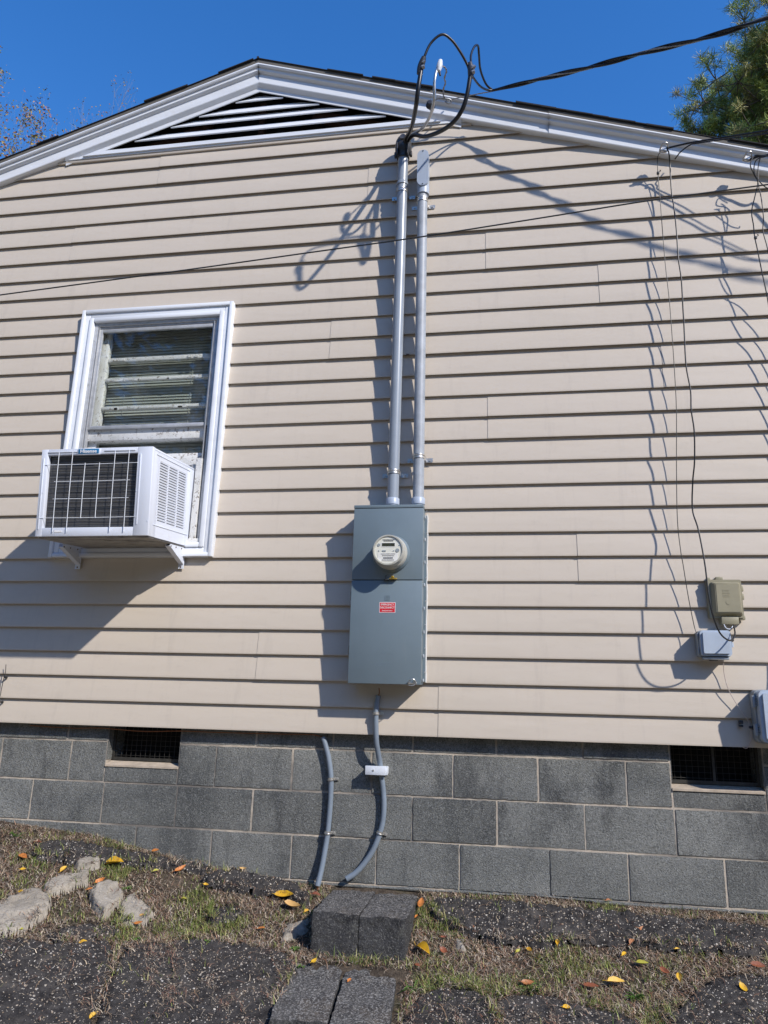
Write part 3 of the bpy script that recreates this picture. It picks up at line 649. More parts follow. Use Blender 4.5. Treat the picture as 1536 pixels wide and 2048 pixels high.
for k, (dx, rot) in enumerate(((-.022, .4), (.022, -.4), (0, 0))):
    c = wh+Vector((dx, -.043+.008*abs(dx)/.022, .088 if k < 2 else .11)); nrm = Vector((dx*1.2, -.05, .022)).normalized(); bm = nb()
    up = Vector((0, 0, 1)); ux = up.cross(nrm).normalized(); uz = nrm.cross(ux)
    for rad, dep, mi in ((1.0, .003, 0),):
        a = [bm.verts.new(c+ux*math.cos(t)*.0135+uz*math.sin(t)*.023+nrm*.002) for t in [2*math.pi*i/20 for i in range(20)]]
        b = [bm.verts.new(c+ux*math.cos(t)*.0175+uz*math.sin(t)*.028+nrm*.004) for t in [2*math.pi*i/20 for i in range(20)]]
        e = [bm.verts.new(c+ux*math.cos(t)*.0195+uz*math.sin(t)*.031-nrm*.006) for t in [2*math.pi*i/20 for i in range(20)]]
        bm.faces.new(a)
        for i in range(20): bm.faces.new((a[i], a[(i+1) % 20], b[(i+1) % 20], b[i])); bm.faces.new((b[i], b[(i+1) % 20], e[(i+1) % 20], e[i]))
    bmesh.ops.recalc_face_normals(bm, faces=bm.faces); obj('cable_port', bm, ['black_plastic'], whd, True)
def onpipe(px, py, a, b):
    z = at(px, py, YC).z; t = (z-a.z)/(b.z-a.z); return Vector((a.x+(b.x-a.x)*t, YC, z))
for p in ((806, 383), (788, 945)): strap(mast, onpipe(*p, pa, pb_), .0302)
# second conduit with conduit body
qa, qb = at(836.5, 1000, YC), at(845, 385, YC)
c2 = thing('conduit', 'scuffed pale grey conduit ending in an oval capped elbow, right one above the meter panel', 'conduit', (qa.x, YC, 1.14), 'conduits rising from the meter panel')
bm = nb(); tube(bm, [Vector((qa.x, YC, 1.14)), qb], .0292, 28, 4); obj('pipe', bm, 'pvc_dull', c2, True); hub(c2, qa.x, 1.140)
s = M('print_ink', (.06, .065, .07), .7); MT['print'] = s.m
def pipe_text(txt, pos_py, size):
    z = at(838, pos_py, YC).z; t = (z-qa.z)/(qb.z-qa.z); x = qa.x+(qb.x-qa.x)*t
    return text_mesh(txt, size, 'print', c2, (x-.018, YC-.0236, z), Matrix.Rotation(R_(-38), 3, 'Z') @ Matrix.Rotation(R_(90), 3, 'Y') @ FRONT @ Matrix.Rotation(0, 3, 'Z'), .0003, .0002, 'printed_marking')
LB = at(845, 335, -.10); t0, b0 = at(845, 299, -.105), at(845, 371, -.105)
def stadium(bm, cx, z0, z1, w, y0, y1, bev=0, n=10):
    r = w/2; P = [(cx+r*math.cos(a), z1-r+r*math.sin(a)) for a in [math.pi*i/n for i in range(n+1)]]+[(cx-r*math.cos(a), z0+r-r*math.sin(a)) for a in [math.pi*i/n for i in range(n+1)]]
    return prism(bm, P, y0, y1, bev=bev)
bm = nb(); bxx = qb.x+.004
box(bm, bxx-.031, bxx+.031, -.094, -.010, b0.z+.018, t0.z-.010, .012, 4); cyl(bm, (bxx, -.065, b0.z-.035), (bxx, -.065, b0.z+.03), .0355, n=28); box(bm, bxx-.028, bxx+.028, -.03, .012, t0.z-.09, t0.z-.02, .004)
body = obj('conduit_body', bm, 'pvc_light', c2, True)
bm = nb(); stadium(bm, bxx, b0.z, t0.z, .066, -.106, -.094, .0025); obj('cover', bm, 'pvc_light', body, True)
for zz in (t0.z-.011, b0.z+.011): obj('screw', cyl(nb(), (bxx, -.1085, zz), (bxx, -.105, zz), .0036, n=10), 'wire_dark', body)
for p in ((845, 402), (838, 914)): strap(c2, onpipe(*p, qa, qb), .0292)
for zt_, s_ in (('RIGID PVC CONDUIT', 1), ):
    pass
# ------------------------------------------------------------------ meter panel
PX0, PX1, PZ0, PZ1, PY_ = -.782, -.422, .243, 1.142, -.130
pan = thing('meter_panel', 'tall blue-grey electrical meter panel with red emergency disconnect sticker', 'meter panel', (-.602, 0, PZ0))
bm = nb(); box(bm, PX0+.004, PX1-.004, PY_+.014, .002, PZ0+.004, PZ1-.002, .003)
box(bm, PX1-.004, PX1+.006, -.012, -.004, PZ0+.02, PZ1-.03)
enc = obj('enclosure', bm, 'panel', pan, True)
bm = nb(); zc_ = at(776, 1160, PY_).z; MC = at(782.5, 1108, PY_)
box(bm, PX0, PX1, PY_, PY_+.030, zc_+.0022, PZ1-.016, .0022); obj('upper_cover', bm, 'panel', pan, True)
bm = nb(); box(bm, PX0-.001, PX1+.001, PY_-.003, PY_+.06, PZ1-.015, PZ1+.0015, .0022); obj('rain_hood', bm, 'panel', pan, True)
bm = nb(); box(bm, PX0, PX1, PY_-.0015, PY_+.030, PZ0, zc_-.0022, .0022)
door = obj('lower_door', bm, 'panel', pan, True)
# embossed square mark, panel embossing
ec = at(774.5, 1196, PY_-.0015); bm = nb(); e_ = .012
for (u0, u1, v0, v1) in ((-e_, e_, e_-.0016, e_), (-e_, e_, -e_, -e_+.0016), (-e_, -e_+.0016, -e_+.0016, e_-.0016), (e_-.0016, e_, -e_+.0016, e_-.0016), (-.0055, .0055, .0045, .0060), (-.0055, -.0040, -.0060, .0045), (.0040, .0055, -.0060, .0045), (-.0040, .0010, -.0060, -.0046)):
    box(bm, ec.x+u0, ec.x+u1, PY_-.0028, PY_-.0010, ec.z+v0, ec.z+v1)
obj('embossed_mark', bm, 'panel', door)
for (cx_, cz_, w_, rows) in ((.0, at(770, 1307, PY_).z, .038, 2), (.0, at(770, 1331, PY_).z, .034, 3)):
    xx0 = at(770, 1310, PY_).x; bm = nb()
    for r_i in range(rows):
        x = xx0-w_
        while x < xx0+w_:
            w = rnd.uniform(.003, .009); box(bm, x, x+w, PY_-.0021, PY_-.0010, cz_+r_i*.006-.002, cz_+r_i*.006+.0012, .0004, 1); x += w+.003
    obj('embossing', bm, 'panel', door)
# sticker
s0, s1 = at(759, 1204.5, PY_-.0015), at(790.5, 1225.5, PY_-.0015); sxc, szc = (s0.x+s1.x)/2, (s0.z+s1.z)/2; sw, sh = (s1.x-s0.x), (s0.z-s1.z)
bm = nb(); box(bm, sxc-sw/2, sxc+sw/2, PY_-.0022, PY_-.0012, szc-sh/2, szc+sh/2); stk = obj('sticker', bm, 'sticker_white', pan)
bm = nb(); box(bm, sxc-sw/2+.002, sxc+sw/2-.002, PY_-.0026, PY_-.0018, szc-sh/2+.002, szc+sh/2-.002); obj('sticker_field', bm, 'red_sticker', stk)
text_mesh('EMERGENCY', .0135, 'sticker_white', stk, (sxc, PY_-.0030, szc+sh*.27), FRONT, .0002, .0001, sx=.86)
text_mesh('DISCONNECT', .0135, 'sticker_white', stk, (sxc, PY_-.0030, szc-sh*.02), FRONT, .0002, .0001, sx=.84)
text_mesh('SERVICE DISCONNECT', .0062, 'sticker_white', stk, (sxc, PY_-.0030, szc-sh*.32), FRONT, .0002, .0001, sx=.84)
# latch / side hinges / clips
bm = nb(); lp = at(825, 1364, PY_)
box(bm, lp.x-.022, lp.x+.020, PY_-.006, PY_-.0016, PZ0+.002, PZ0+.012, .001); tube(bm, [(lp.x-.018, PY_-.008, PZ0+.006), (lp.x-.012, PY_-.016, PZ0+.020), (lp.x+.004, PY_-.016, PZ0+.025), (lp.x+.014, PY_-.012, PZ0+.018), (lp.x+.016, PY_-.008, PZ0+.004), (lp.x, PY_-.01, PZ0-.006), (lp.x-.018, PY_-.008, PZ0-.004)], .0024, 7, 5); cyl(bm, (lp.x+.010, PY_-.010, PZ0+.014), (lp.x+.010, PY_-.001, PZ0+.014), .006, n=10)
obj('latch', bm, 'galv', pan, True)
for py in (1192, 1300):
    p = at(702, py, -.11); bm = nb(); box(bm, PX0-.006, PX0+.001, -.112, -.09, p.z-.022, p.z+.022, .002); obj('hinge', bm, 'wire_dark', pan, True)
for i in range(8):
    zz = PZ1-.05-i*.118; bm = nb()
    box(bm, PX1+.0005, PX1+.006, -.075+.004*(i % 3), -.048, zz-.008, zz+.008, .002); obj('side_clip', bm, 'clear_plastic', pan, True); obj('screw', cyl(nb(), (PX1+.004, -.03, zz+.04), (PX1+.010, -.03, zz+.04), .004, n=8), 'galv', pan)
bm = nb(); P = [Vector((PX1+.006, -.002, PZ1-.02))]
for i in range(24): P.append(Vector((PX1+.007+.003*rnd.random(), -.004, PZ1-.02-(i+1)*.036)))
tube(bm, P, .0045, 6, 2, rf=lambda t: .7+.5*abs(math.sin(t*60))); obj('sealant', bm, 'caulk', pan, True)
# the meter
AXM = (0, -1, 0); mt = thing('electric_meter', 'round electric meter with a pale face and small grey display on the panel', 'meter', MC)
bm = nb(); lathe(bm, MC, AXM, [(0, .096), (.006, .0965), (.014, .094), (.020, .088), (.026, .0845)], 48); obj('socket_ring', bm, 'panel', mt, True)
bm = nb(); lathe(bm, MC, AXM, [(.020, .0855), (.046, .0855), (.050, .083), (.056, .082)], 48); obj('retaining_ring', bm, 'meter_rim', mt, True)
bm = nb(); lathe(bm, MC, AXM, [(.050, .080), (.100, .0775), (.104, .0765), (.104, .070), (.098, .066)], 48, cap=False); obj('rim', bm, 'meter_rim', mt, True)
bm = nb(); lathe(bm, MC, AXM, [(.03, .072), (.098, .0705)], 48); face = obj('meter_face', bm, 'meter_face', mt)
fy = MC.y-.0985
def plate(u0, u1, v0, v1, mat, nm, d=.0006):
    bm = nb(); box(bm, MC.x+u0, MC.x+u1, fy-d, fy+.0002, MC.z+v0, MC.z+v1); return obj(nm, bm, mat, face)
plate(-.036, .036, .016, .038, 'paper', 'display_bezel', .0008); plate(-.032, .032, .019, .035, 'lcd', 'display', .0014)
plate(-.052, .048, -.056, -.014, 'paper', 'data_label', .0005)
for (w_, h_, v) in ((.036, .0030, -.020), (.030, .0034, -.029), (.024, .0075, -.040), (.030, .0030, -.050), (.030, .0026, .052), (.024, .0026, .046)):
    bm = nb(); x = -w_
    while x < w_:                      # printed lines too small to read in the photograph
        d_ = rnd.uniform(.001, .002) if h_ > .006 else rnd.uniform(.002, .007); box(bm, MC.x+x, MC.x+min(w_, x+d_), fy-.0013, fy-.0005, MC.z+v-h_/2, MC.z+v+h_/2); x += d_+.0014
    obj('printed_line', bm, 'ink', face)
for (u, v, r_) in ((-.048, .026, .0075), (.046, -.002, .0095), (-.047, -.004, .003), (.027, -.004, .003), (.055, .024, .003)): obj('port_mark', cyl(nb(), (MC.x+u, fy-.0018, MC.z+v), (MC.x+u, fy, MC.z+v), r_, n=14), 'box_side', face)
bm = nb(); box(bm, MC.x-.030, MC.x-.012, fy-.0016, fy, MC.z-.008, MC.z-.001); obj('port_mark', bm, 'box_side', face)
bm = nb(); lathe(bm, MC, AXM, [(.104, .0735), (.112, .071), (.116, .062), (.117, .03), (.117, .0005)], 40, cap=False); obj('glass_cover', bm, 'mglass', mt, True)
lk = at(784, 1153, PY_-.01); bm = nb(); box(bm, lk.x-.012, lk.x+.026, PY_-.022, PY_-.003, zc_+.001, zc_+.007, .0015); box(bm, lk.x-.004, lk.x+.012, PY_-.024, PY_-.006, zc_+.007, zc_+.018, .003); cyl(bm, (lk.x+.004, PY_-.026, zc_+.012), (lk.x+.004, PY_-.022, zc_+.012), .004, n=10)
tag(obj('barrel_lock', bm, 'brass', None, True), 'small brass lock holding the seam of the meter panel covers', 'lock')
lk2 = at(773, 1156, PY_-.01); bm = nb(); box(bm, lk2.x-.014, lk2.x+.010, PY_-.018, PY_-.001, zc_-.004, zc_+.003, .002); tube(bm, [(lk2.x-.004, PY_-.016, zc_+.003), (lk2.x-.006, PY_-.018, zc_+.016), (lk2.x, PY_-.01, zc_+.02)], .0015, 6, 4)
obj('seal_tab', bm, 'wire_dark', pan, True)
# ------------------------------------------------------------------ service conductors
def P3(L): return [at(x, y, -t) for x, y, t in L]
def wire(name, label, cat, pts, r, mat, group=None, n=8, sub=8, parent=None):
    bm = nb(); tube(bm, pts, r, n, sub); o = obj(name, bm, mat, parent, True)
    if parent is None: tag(o, label, cat, group)
    return o
whc = at(806, 285, YC)
cabA = [Vector((wh.x+.004, -.09, wh.z+.06))]+P3([(813, 275, .14), (820, 262, .24), (826, 243, .40), (832, 212, .55), (836, 180, .60), (843, 135, .615)])
wire('service_cable', 'thick black cable rising from the weatherhead to the left splice', 'cable', cabA, .0118, 'cable_black', 'cables leaving the weatherhead', 12)
cabB = [Vector((wh.x+.02, -.09, wh.z+.085))]+P3([(828, 270, .16), (850, 273, .25), (880, 263, .34), (906, 245, .42), (925, 218, .47), (935, 185, .50), (941, 148, .52)])
wire('service_cable', 'thick black cable curving right from the weatherhead up to the shared splice', 'cable', cabB, .0118, 'cable_black', 'cables leaving the weatherhead', 12)
cabC = [Vector((wh.x+.01, -.10, wh.z+.10))]+P3([(826, 268, .15), (845, 256, .24), (860, 232, .34), (868, 200, .42), (869, 165, .46), (873, 142, .47), (878, 132, .47)])
wire('neutral_cable', 'bare silver neutral cable standing up between the two black cables', 'cable', cabC, .0085, 'bare_aluminium', 'cables leaving the weatherhead', 12)
arc = P3([(843, 132, .615), (849, 113, .63), (862, 86, .64), (884, 69, .64), (903, 80, .61), (920, 103, .57), (934, 128, .53), (938, 140, .52)])
wire('drop_conductor', 'thin black conductor arching over the top between the two black splices', 'cable', arc, .0068, 'cable_black', 'utility side conductors', 10)
lp2 = P3([(942, 128, .52), (942, 110, .50), (949, 93, .47), (956, 92, .43), (958, 110, .38), (961, 140, .28), (972, 168, .19), (985, 180, .15)])
wire('drop_conductor', 'thin black conductor looping up and over right of the shared splice', 'cable', lp2, .0062, 'cable_black', 'utility side conductors', 10)
lp3 = P3([(942, 148, .52), (950, 160, .40), (960, 172, .26), (972, 179, .18), (985, 181, .15)])
wire('drop_conductor', 'short black conductor dipping from the shared splice to the twisted drop', 'cable', lp3, .0062, 'cable_black', 'utility side conductors', 10)
def splice(pts, r, label, mat='black_plastic', bolts=True):
    t = thing('splice', label, 'splice', pts[1], 'cable splices'); bm = nb(); tube(bm, pts, r, 10, 6, rf=lambda u: .75+.35*math.sin(math.pi*u)); obj('sleeve', bm, mat, t, True)
    if bolts:
        bm = nb(); c = pts[1]
        for k in (-.018, .014): obox(bm, c+Vector((.012, -.010, k)), (.009, 0, .002), (0, .010, 0), (-.001, 0, .007), .002)
        cyl(bm, c+Vector((.01, -.02, .0)), c+Vector((.026, -.022, .006)), .005, n=8); obj('bolt', bm, 'grey_strand', t, True)
    return t
splice(P3([(838, 148, .61), (842, 132, .615), (848, 114, .63)]), .0165, 'black taped splice on top of the left cable from the weatherhead')
splice(P3([(941, 156, .515), (942, 142, .52), (940, 126, .525)]), .0165, 'black and silver splice where the right cable, arch and drop meet')
st = splice(P3([(877, 142, .47), (879, 132, .47), (881, 121, .47)]), .0150, 'bright white tap connector on top of the bare neutral cable', 'white_plastic', False)
bm = nb(); cc = at(879, 145, .0-.475); cyl(bm, cc, cc+Vector((.004, -.004, -.024)), .007, .005, n=10); obj('tip', bm, 'black_plastic', st, True)
sq = []
for i, (x, y) in enumerate([(883, 131), (890, 135), (893, 143), (889, 156), (891, 166), (887, 178), (887, 190), (891, 198), (897, 203), (903, 197)]):
    sq.append(at(x, y, -(.47-.40*min(1, i/8))))
bm = nb(); PS = spline(sq, 8)
for ph in (0, math.pi): tube(bm, [p+Vector((math.cos(i*.55+ph), 0, math.sin(i*.55+ph)))*.0026 for i, p in enumerate(PS)], .0030, 6, 1)
tag(obj('neutral_pigtail', bm, 'grey_strand', None, True), 'wavy bare grey strand hanging from the white tap connector', 'wire')
# twisted drop
D0 = at(985, 181, -.15); D1 = at(1120, 149, -.28); D2 = at(1300, 103, -.42); D3 = at(1480, 55, -.55); dd = (D3-D2)
dd.z = .02; DP = [D0, D1, D2, D3]+[D3+dd*k+Vector((0, 0, .004*k*k)) for k in range(1, 30)]
DS = spline(DP, 40); L = 0; hx1, hx2, neu = [], [], []
for i, p in enumerate(DS):
    if i: L += (p-DS[i-1]).length
    d = (DS[min(i+1, len(DS)-1)]-DS[max(i-1, 0)]).normalized(); u = d.orthogonal().normalized(); w = d.cross(u); ph = L*2*math.pi/.55; k_ = min(1, .25+L*3)
    hx1.append(p+(u*math.cos(ph)+w*math.sin(ph))*.0084*k_); hx2.append(p-(u*math.cos(ph)+w*math.sin(ph))*.0084*k_); neu.append(p+(u*math.sin(ph)-w*math.cos(ph))*.0075*k_)
drop = thing('service_drop', 'thick twisted black overhead cable running up to the right across the sky', 'cable', D0)
for h_, m_, r_ in ((hx1, 'cable_black', .0068), (hx2, 'cable_black', .0068), (neu, 'grey_strand', .0042)):
    bm = nb(); tube(bm, h_, r_, 8, 1); obj('conductor', bm, m_, drop, True)
mg = P3([(901, 199, .125), (930, 193, .13), (960, 187, .14), (988, 182, .15)]); wire('messenger', '', '', mg, .0032, 'grey_strand', parent=drop)
# hook / insulator on the rake
hk = at(876, 205, -.12); t = thing('service_hook', 'dark porcelain insulator knob and steel hook fixed to the white rake trim', 'insulator', hk)
bm = nb(); w0 = at(862, 215, -.10); obox(bm, at(864, 214, -.113), (.014, 0, -.006), (0, .01, 0), (.006, 0, .020), .004); lathe(bm, at(861, 212, -.112), (0, -1, 0), [(0, .026), (.008, .028), (.016, .018), (.024, .022), (.032, .012)], 20); obj('knob', bm, 'black_plastic', t, True)
bm = nb(); tube(bm, P3([(866, 203, .13), (878, 196, .14), (890, 197, .14), (900, 199, .13), (903, 204, .12), (897, 207, .12), (890, 203, .125)]), .0042, 7, 5); tube(bm, P3([(866, 222, .12), (864, 210, .125), (868, 200, .13)]), .004, 7, 4); obj('hook', bm, 'grey_strand', t, True)
# thin line across the front
TP = [at(x, y, -1.65) for x, y in ((0, 590), (200, 563), (400, 536), (620, 505), (840, 474), (1100, 433), (1300, 401), (1536, 369))]
dl = TP[0]-TP[1]; dr = TP[-1]-TP[-2]; TP = [TP[0]+dl*12+Vector((0, 0, .25)), TP[0]+dl*5]+TP+[TP[-1]+dr*6, TP[-1]+dr*14+Vector((0, 0, .5))]
wire('telephone_line', 'thin black line slanting across the whole wall from left edge to upper right', 'wire', TP, .0024, 'wire_dark')
# second drop, pair of thin cables
A1 = P3([(1333, 297, .10), (1352, 292, .115), (1390, 284, .15), (1460, 273, .21), (1536, 261, .27)]); e_ = A1[-1]-A1[-2]; A1 += [A1[-1]+e_*k+Vector((0, 0, .01*k*k)) for k in (1, 4, 10, 25)]
wire('communication_drop', 'upper thin black cable leaving the rake hook toward the pine', 'cable', A1, .0052, 'cable_black', 'communication drops')
A2 = P3([(1350, 318, .045), (1362, 303, .09), (1380, 290, .12), (1392, 287, .14), (1460, 277, .19), (1536, 267, .25)]); e_ = A2[-1]-A2[-2]; A2 += [A2[-1]+e_*k+Vector((0, 0, .01*k*k)) for k in (1, 4, 10, 25)]
wire('communication_drop', 'lower thin black cable of the pair, bending down over the white trim', 'cable', A2, .0036, 'cable_black', 'communication drops')
A3 = P3([(1500, 319, .10), (1516, 313, .115), (1536, 310, .13)]); e_ = A3[-1]-A3[-2]; A3 += [A3[-1]+e_*k+Vector((0, 0, .004*k*k)) for k in (4, 12, 40, 90)]
wire('communication_drop', 'black cable bundle leaving the trim at the right edge of the photo', 'cable', A3, .0070, 'cable_black', 'communication drops')
def clevis(px, py, label):
    c = at(px, py, -.09); t = thing('wire_clamp', label, 'clamp', c, 'wire clamps on the rake'); bm = nb()
    obox(bm, c, (.020, 0, -.006), (0, .012, 0), (.006, 0, .012), .004); tube(bm, [c+Vector((-.02, -.005, -.004)), c+Vector((-.012, -.03, .014)), c+Vector((.012, -.035, .016)), c+Vector((.022, -.01, .004))], .0038, 7, 5); obj('clamp', bm, 'galv', t, True)
    bm = nb(); tube(bm, [c+Vector((-.022, -.004, .004)), c+Vector((0, -.014, .018)), c+Vector((.020, -.008, .010)), c+Vector((.016, -.004, -.014)), c+Vector((-.016, -.004, -.016)), c+Vector((-.022, -.004, .004))], .0022, 6, 5); obj('bail', bm, 'grey_strand', t, True)
clevis(1327, 300, 'metal clamp and wire bail on the white trim above the two long wires'); clevis(1494, 318, 'small dark clamp on the white trim above the right edge wires')
W1 = [(1330, 298, .09), (1320, 305, .08), (1315, 318, .05), (1316, 348, .035), (1320.4, 400.7, .035), (1325.7, 471, .035), (1331, 532.5, .035), (1338.6, 600, .035), (1343.7, 664.7, .035), (1349, 742, .035), (1352.8, 820, .035), (1353, 936, .035), (1354.9, 1040, .035), (1361.8, 1104.5, .035), (1366, 1128, .035), (1376, 1190, .035), (1388, 1250, .04), (1394, 1268, .05)]
wire('hanging_wire', 'thin dark wire hanging nearly straight down to the grey utility box', 'wire', P3(W1), .0021, 'wire_dark', 'wires hanging on the siding', 7)
W2 = [(1334, 296, .10), (1338, 308, .09), (1339.8, 330, .06), (1343.3, 386.6, .07), (1347.7, 413, .08), (1353, 462, .10), (1356.5, 515, .11), (1362.6, 559, .11), (1366, 618, .11), (1368, 652, .11), (1372, 729, .12), (1381, 781, .13), (1382.5, 820, .14), (1388.5, 864, .14), (1389, 923, .14), (1385.6, 962, .13), (1385, 1019, .12), (1396.8, 1060, .16), (1409.7, 1128, .20), (1417, 1190, .22), (1427, 1235, .22), (1440, 1266, .20), (1456, 1280, .17), (1466, 1278, .14), (1470, 1266, .11), (1467, 1250, .07)]
wire('hanging_wire', 'thicker wavy black wire that loops in front of the grey box into the tan box', 'wire', P3(W2), .0037, 'cable_black', 'wires hanging on the siding', 8)
W3 = [(1536, 311, .14), (1522, 311, .13), (1508.6, 312, .12), (1500.7, 330, .12), (1508.6, 349.7, .10), (1515.6, 365.5, .10), (1510, 392, .10), (1503.3, 423.5, .10), (1506.8, 450, .10), (1509.4, 474.5, .10), (1514, 495.6, .10), (1524, 545, .10), (1536, 603, .10), (1549, 690, .07), (1585, 900, .06), (1592, 1200, .06), (1592, 1385, .1)]
wire('hanging_wire', 'dark wire with a clip, left of the two wires at the right edge', 'wire', P3(W3), .0030, 'wire_dark', 'wires hanging on the siding', 7)
W4 = [(1536, 313, .15), (1522.6, 313, .14), (1516.5, 334, .12), (1516.5, 365.5, .12), (1522.6, 397, .13), (1527, 436, .14), (1526, 462, .14), (1535, 497, .14), (1548, 560, .10), (1578, 700, .07), (1602, 1000, .06), (1602, 1385, .1)]
wire('hanging_wire', 'dark wire at the very right edge, right of the clipped wire', 'wire', P3(W4), .0026, 'wire_dark', 'wires hanging on the siding', 7)
W5 = [(1530, 312, .16), (1513, 320, .15), (1508, 335, .13), (1511, 352, .12), (1528, 372, .12), (1545, 378, .12), (1560, 360, .14)]
wire('hanging_wire', 'slack black loop of wire under the trim at the right edge', 'wire', P3(W5), .0028, 'cable_black', 'wires hanging on the siding', 7)
for (x, y, tt, lb) in ((1316, 346, .04, 'tiny grey clip near the top of the thin straight hanging wire'), (1511, 475, .105, 'small dark clip on the wire near the right edge')):
    c = at(x, y, -tt); bm = nb(); box(bm, c.x-.007, c.x+.007, c.y-.006, c.y+.006, c.z-.008, c.z+.006, .002); tube(bm, [c, c+Vector((.014, -.004, .010)), c+Vector((.010, 0, .018))], .002, 6, 4); tag(obj('wire_clip', bm, 'wire_dark', None, True), lb, 'clip', 'wire clips')
# ------------------------------------------------------------------ utility boxes on the right
def rrect(x0, x1, z0, z1, r, n=4):
    P = []
    for cx, cz, a0_ in ((x1-r, z1-r, 0), (x0+r, z1-r, 90), (x0+r, z0+r, 180), (x1-r, z0+r, 270)):
        for i in range(n+1): a = R_(a0_+90*i/n); P.append((cx+r*math.cos(a), cz+r*math.sin(a)))
    return P
tl, br_ = at(1415, 1158, -.05), at(1491, 1236, -.05); tx0, tx1, tz0, tz1 = tl.x, br_.x, br_.z, tl.z
t = thing('interface_box', 'tan plastic telephone interface box with a sloped raised lid', 'utility box', ((tx0+tx1)/2, 0, tz0), 'utility boxes on the right of the wall')
bm = nb(); prism(bm, rrect(tx0, tx1, tz0, tz1, .008), -.034, -.001, bev=.002)
box(bm, tx0+.045, tx0+.078, -.020, -.004, tz1-.002, tz1+.016, .002); box(bm, tx0+.004, tx0+.020, -.022, -.004, tz1-.004, tz1+.012, .002)
for zz in (tz1-.055, tz1-.095): box(bm, tx1-.002, tx1+.012, -.020, -.008, zz, zz+.03, .003)
box(bm, tx1-.02, tx1+.006, -.03, -.004, tz0-.006, tz0+.014, .002)
obj('base', bm, 'tan_plastic', t, True)
bm = nb(); y0_, y1_ = -.0345, -.060
a = [(tx0+.012, tz0+.010), (tx1-.006, tz0+.010), (tx1-.006, tz1-.012), (tx0+.012, tz1-.012)]; b = [(tx0+.030, tz0+.024), (tx1-.018, tz0+.024), (tx1-.018, tz1-.024), (tx0+.030, tz1-.024)]
va = [bm.verts.new((x, y0_, z)) for x, z in a]; vb = [bm.verts.new((x, y1_, z)) for x, z in b]; bm.faces.new(vb); bm.faces.new(va[::-1])
for i in range(4): bm.faces.new((va[i], va[(i+1) % 4], vb[(i+1) % 4], vb[i]))
bmesh.ops.recalc_face_normals(bm, faces=bm.faces); bmesh.ops.bevel(bm, geom=list(bm.edges), offset=.003, segments=2, affect='EDGES')
lid = obj('lid', bm, 'tan_plastic', t, True)
bm = nb()
for k in range(5): box(bm, (tx0+tx1)/2-.018, (tx0+tx1)/2+.016-.004*(k % 2), -.0612, -.0595, tz1-.055-k*.008, tz1-.053-k*.008)
cyl(bm, ((tx0+tx1)/2+.006, -.0612, (tz0+tz1)/2-.02), ((tx0+tx1)/2+.006, -.0595, (tz0+tz1)/2-.02), .012, n=16); obj('embossing', bm, 'tan_plastic', lid)
bm = nb(); box(bm, tx0+.048, tx1-.030, -.052, -.006, tz0-.030, tz0+.004, .003); obj('cable_shroud', bm, 'tan_plastic', t, True)
gl, gr_ = at(1400, 1260, -.09), at(1466, 1312, -.09); u0, u1, v0, v1 = gl.x, gr_.x, gr_.z, gl.z
t = thing('junction_box', 'pale blue-grey rounded plastic box just below the tan box', 'utility box', ((u0+u1)/2, 0, v0), 'utility boxes on the right of the wall')
bm = nb(); prism(bm, rrect(u0-.004, u1+.002, v0-.004, v1+.002, .014), -.058, -.001, bev=.003); obj('base', bm, 'box_side', t, True)
bm = nb(); prism(bm, rrect(u0, u1, v0, v1, .014, 5), -.094, -.060, bev=0)
bmesh.ops.bevel(bm, geom=[e for e in bm.edges if abs(e.verts[0].co.y+.094) < 1e-4 and abs(e.verts[1].co.y+.094) < 1e-4], offset=.010, segments=4, affect='EDGES'); obj('lid', bm, 'box_grey', t, True)
bm = nb(); box(bm, u0-.010, u0-.004, -.066, -.05, v1-.04, v1-.012, .002); obj('flange', bm, 'box_side', t, True); bm = nb(); box(bm, u0-.010, u0-.004, -.066, -.05, v0+.01, v0+.035, .002); obj('flange', bm, 'box_side', t, True); bm = nb(); box(bm, u0+.01, u1-.012, -.075, -.04, v0-.016, v0-.004, .002); obj('flange', bm, 'box_side', t, True)
bm = nb(); box(bm, u0+.045, u0+.080, -.05, -.02, v0-.020, v0-.005, .003); obj('grommet', bm, 'black_plastic', t, True); bm = nb(); cyl(bm, (u1+.010, -.040, v1-.042), (u1+.010, -.062, v1-.042), .0085, n=14); obj('grommet', bm, 'black_plastic', t, True)
bm = nb(); cyl(bm, (u1+.010, -.052, v1-.052), (u1+.010, -.052, v1-.074), .0075, n=14); box(bm, u1-.006, u1+.012, -.05, -.03, v1-.06, v1-.045); obj('cable_fitting', bm, 'box_grey', t, True)
# white pigtail out of the tan box
wire('drop_pigtail', 'short white wire curling out under the tan box', 'wire', P3([(1448, 1249, .05), (1452, 1256, .07), (1460, 1258, .07), (1466, 1252, .05)]), .0022, 'white_plastic')
wire('thin_cable', 'thin pale cable dangling in an S below the grey junction box', 'wire', P3([(1447, 1322, .03), (1448, 1345, .022), (1456, 1376, .022), (1472, 1406, .020), (1488, 1428, .022), (1498, 1444, .02), (1502, 1462, .02), (1501, 1482, .018), (1494, 1496, .005), (1486, 1495, -.01)]), .0018, 'thin_cable')
e0, e1 = at(1520, 1380, -.12), at(1524, 1486, -.12); ex0 = (e0.x+e1.x)/2; ez1, ez0 = e0.z, e1.z; ex1 = ex0+.27
t = thing('hinged_enclosure', 'large grey hinged box cut off by the right edge of the photo', 'utility box', ((ex0+ex1)/2, 0, ez0), 'utility boxes on the right of the wall')
bm = nb(); prism(bm, rrect(ex0-.006, ex1, ez0-.004, ez1+.003, .022), -.072, -.002, bev=.004); obj('base', bm, 'box_side', t, True)
bm = nb(); prism(bm, rrect(ex0, ex1, ez0, ez1, .024, 6), -.128, -.074)
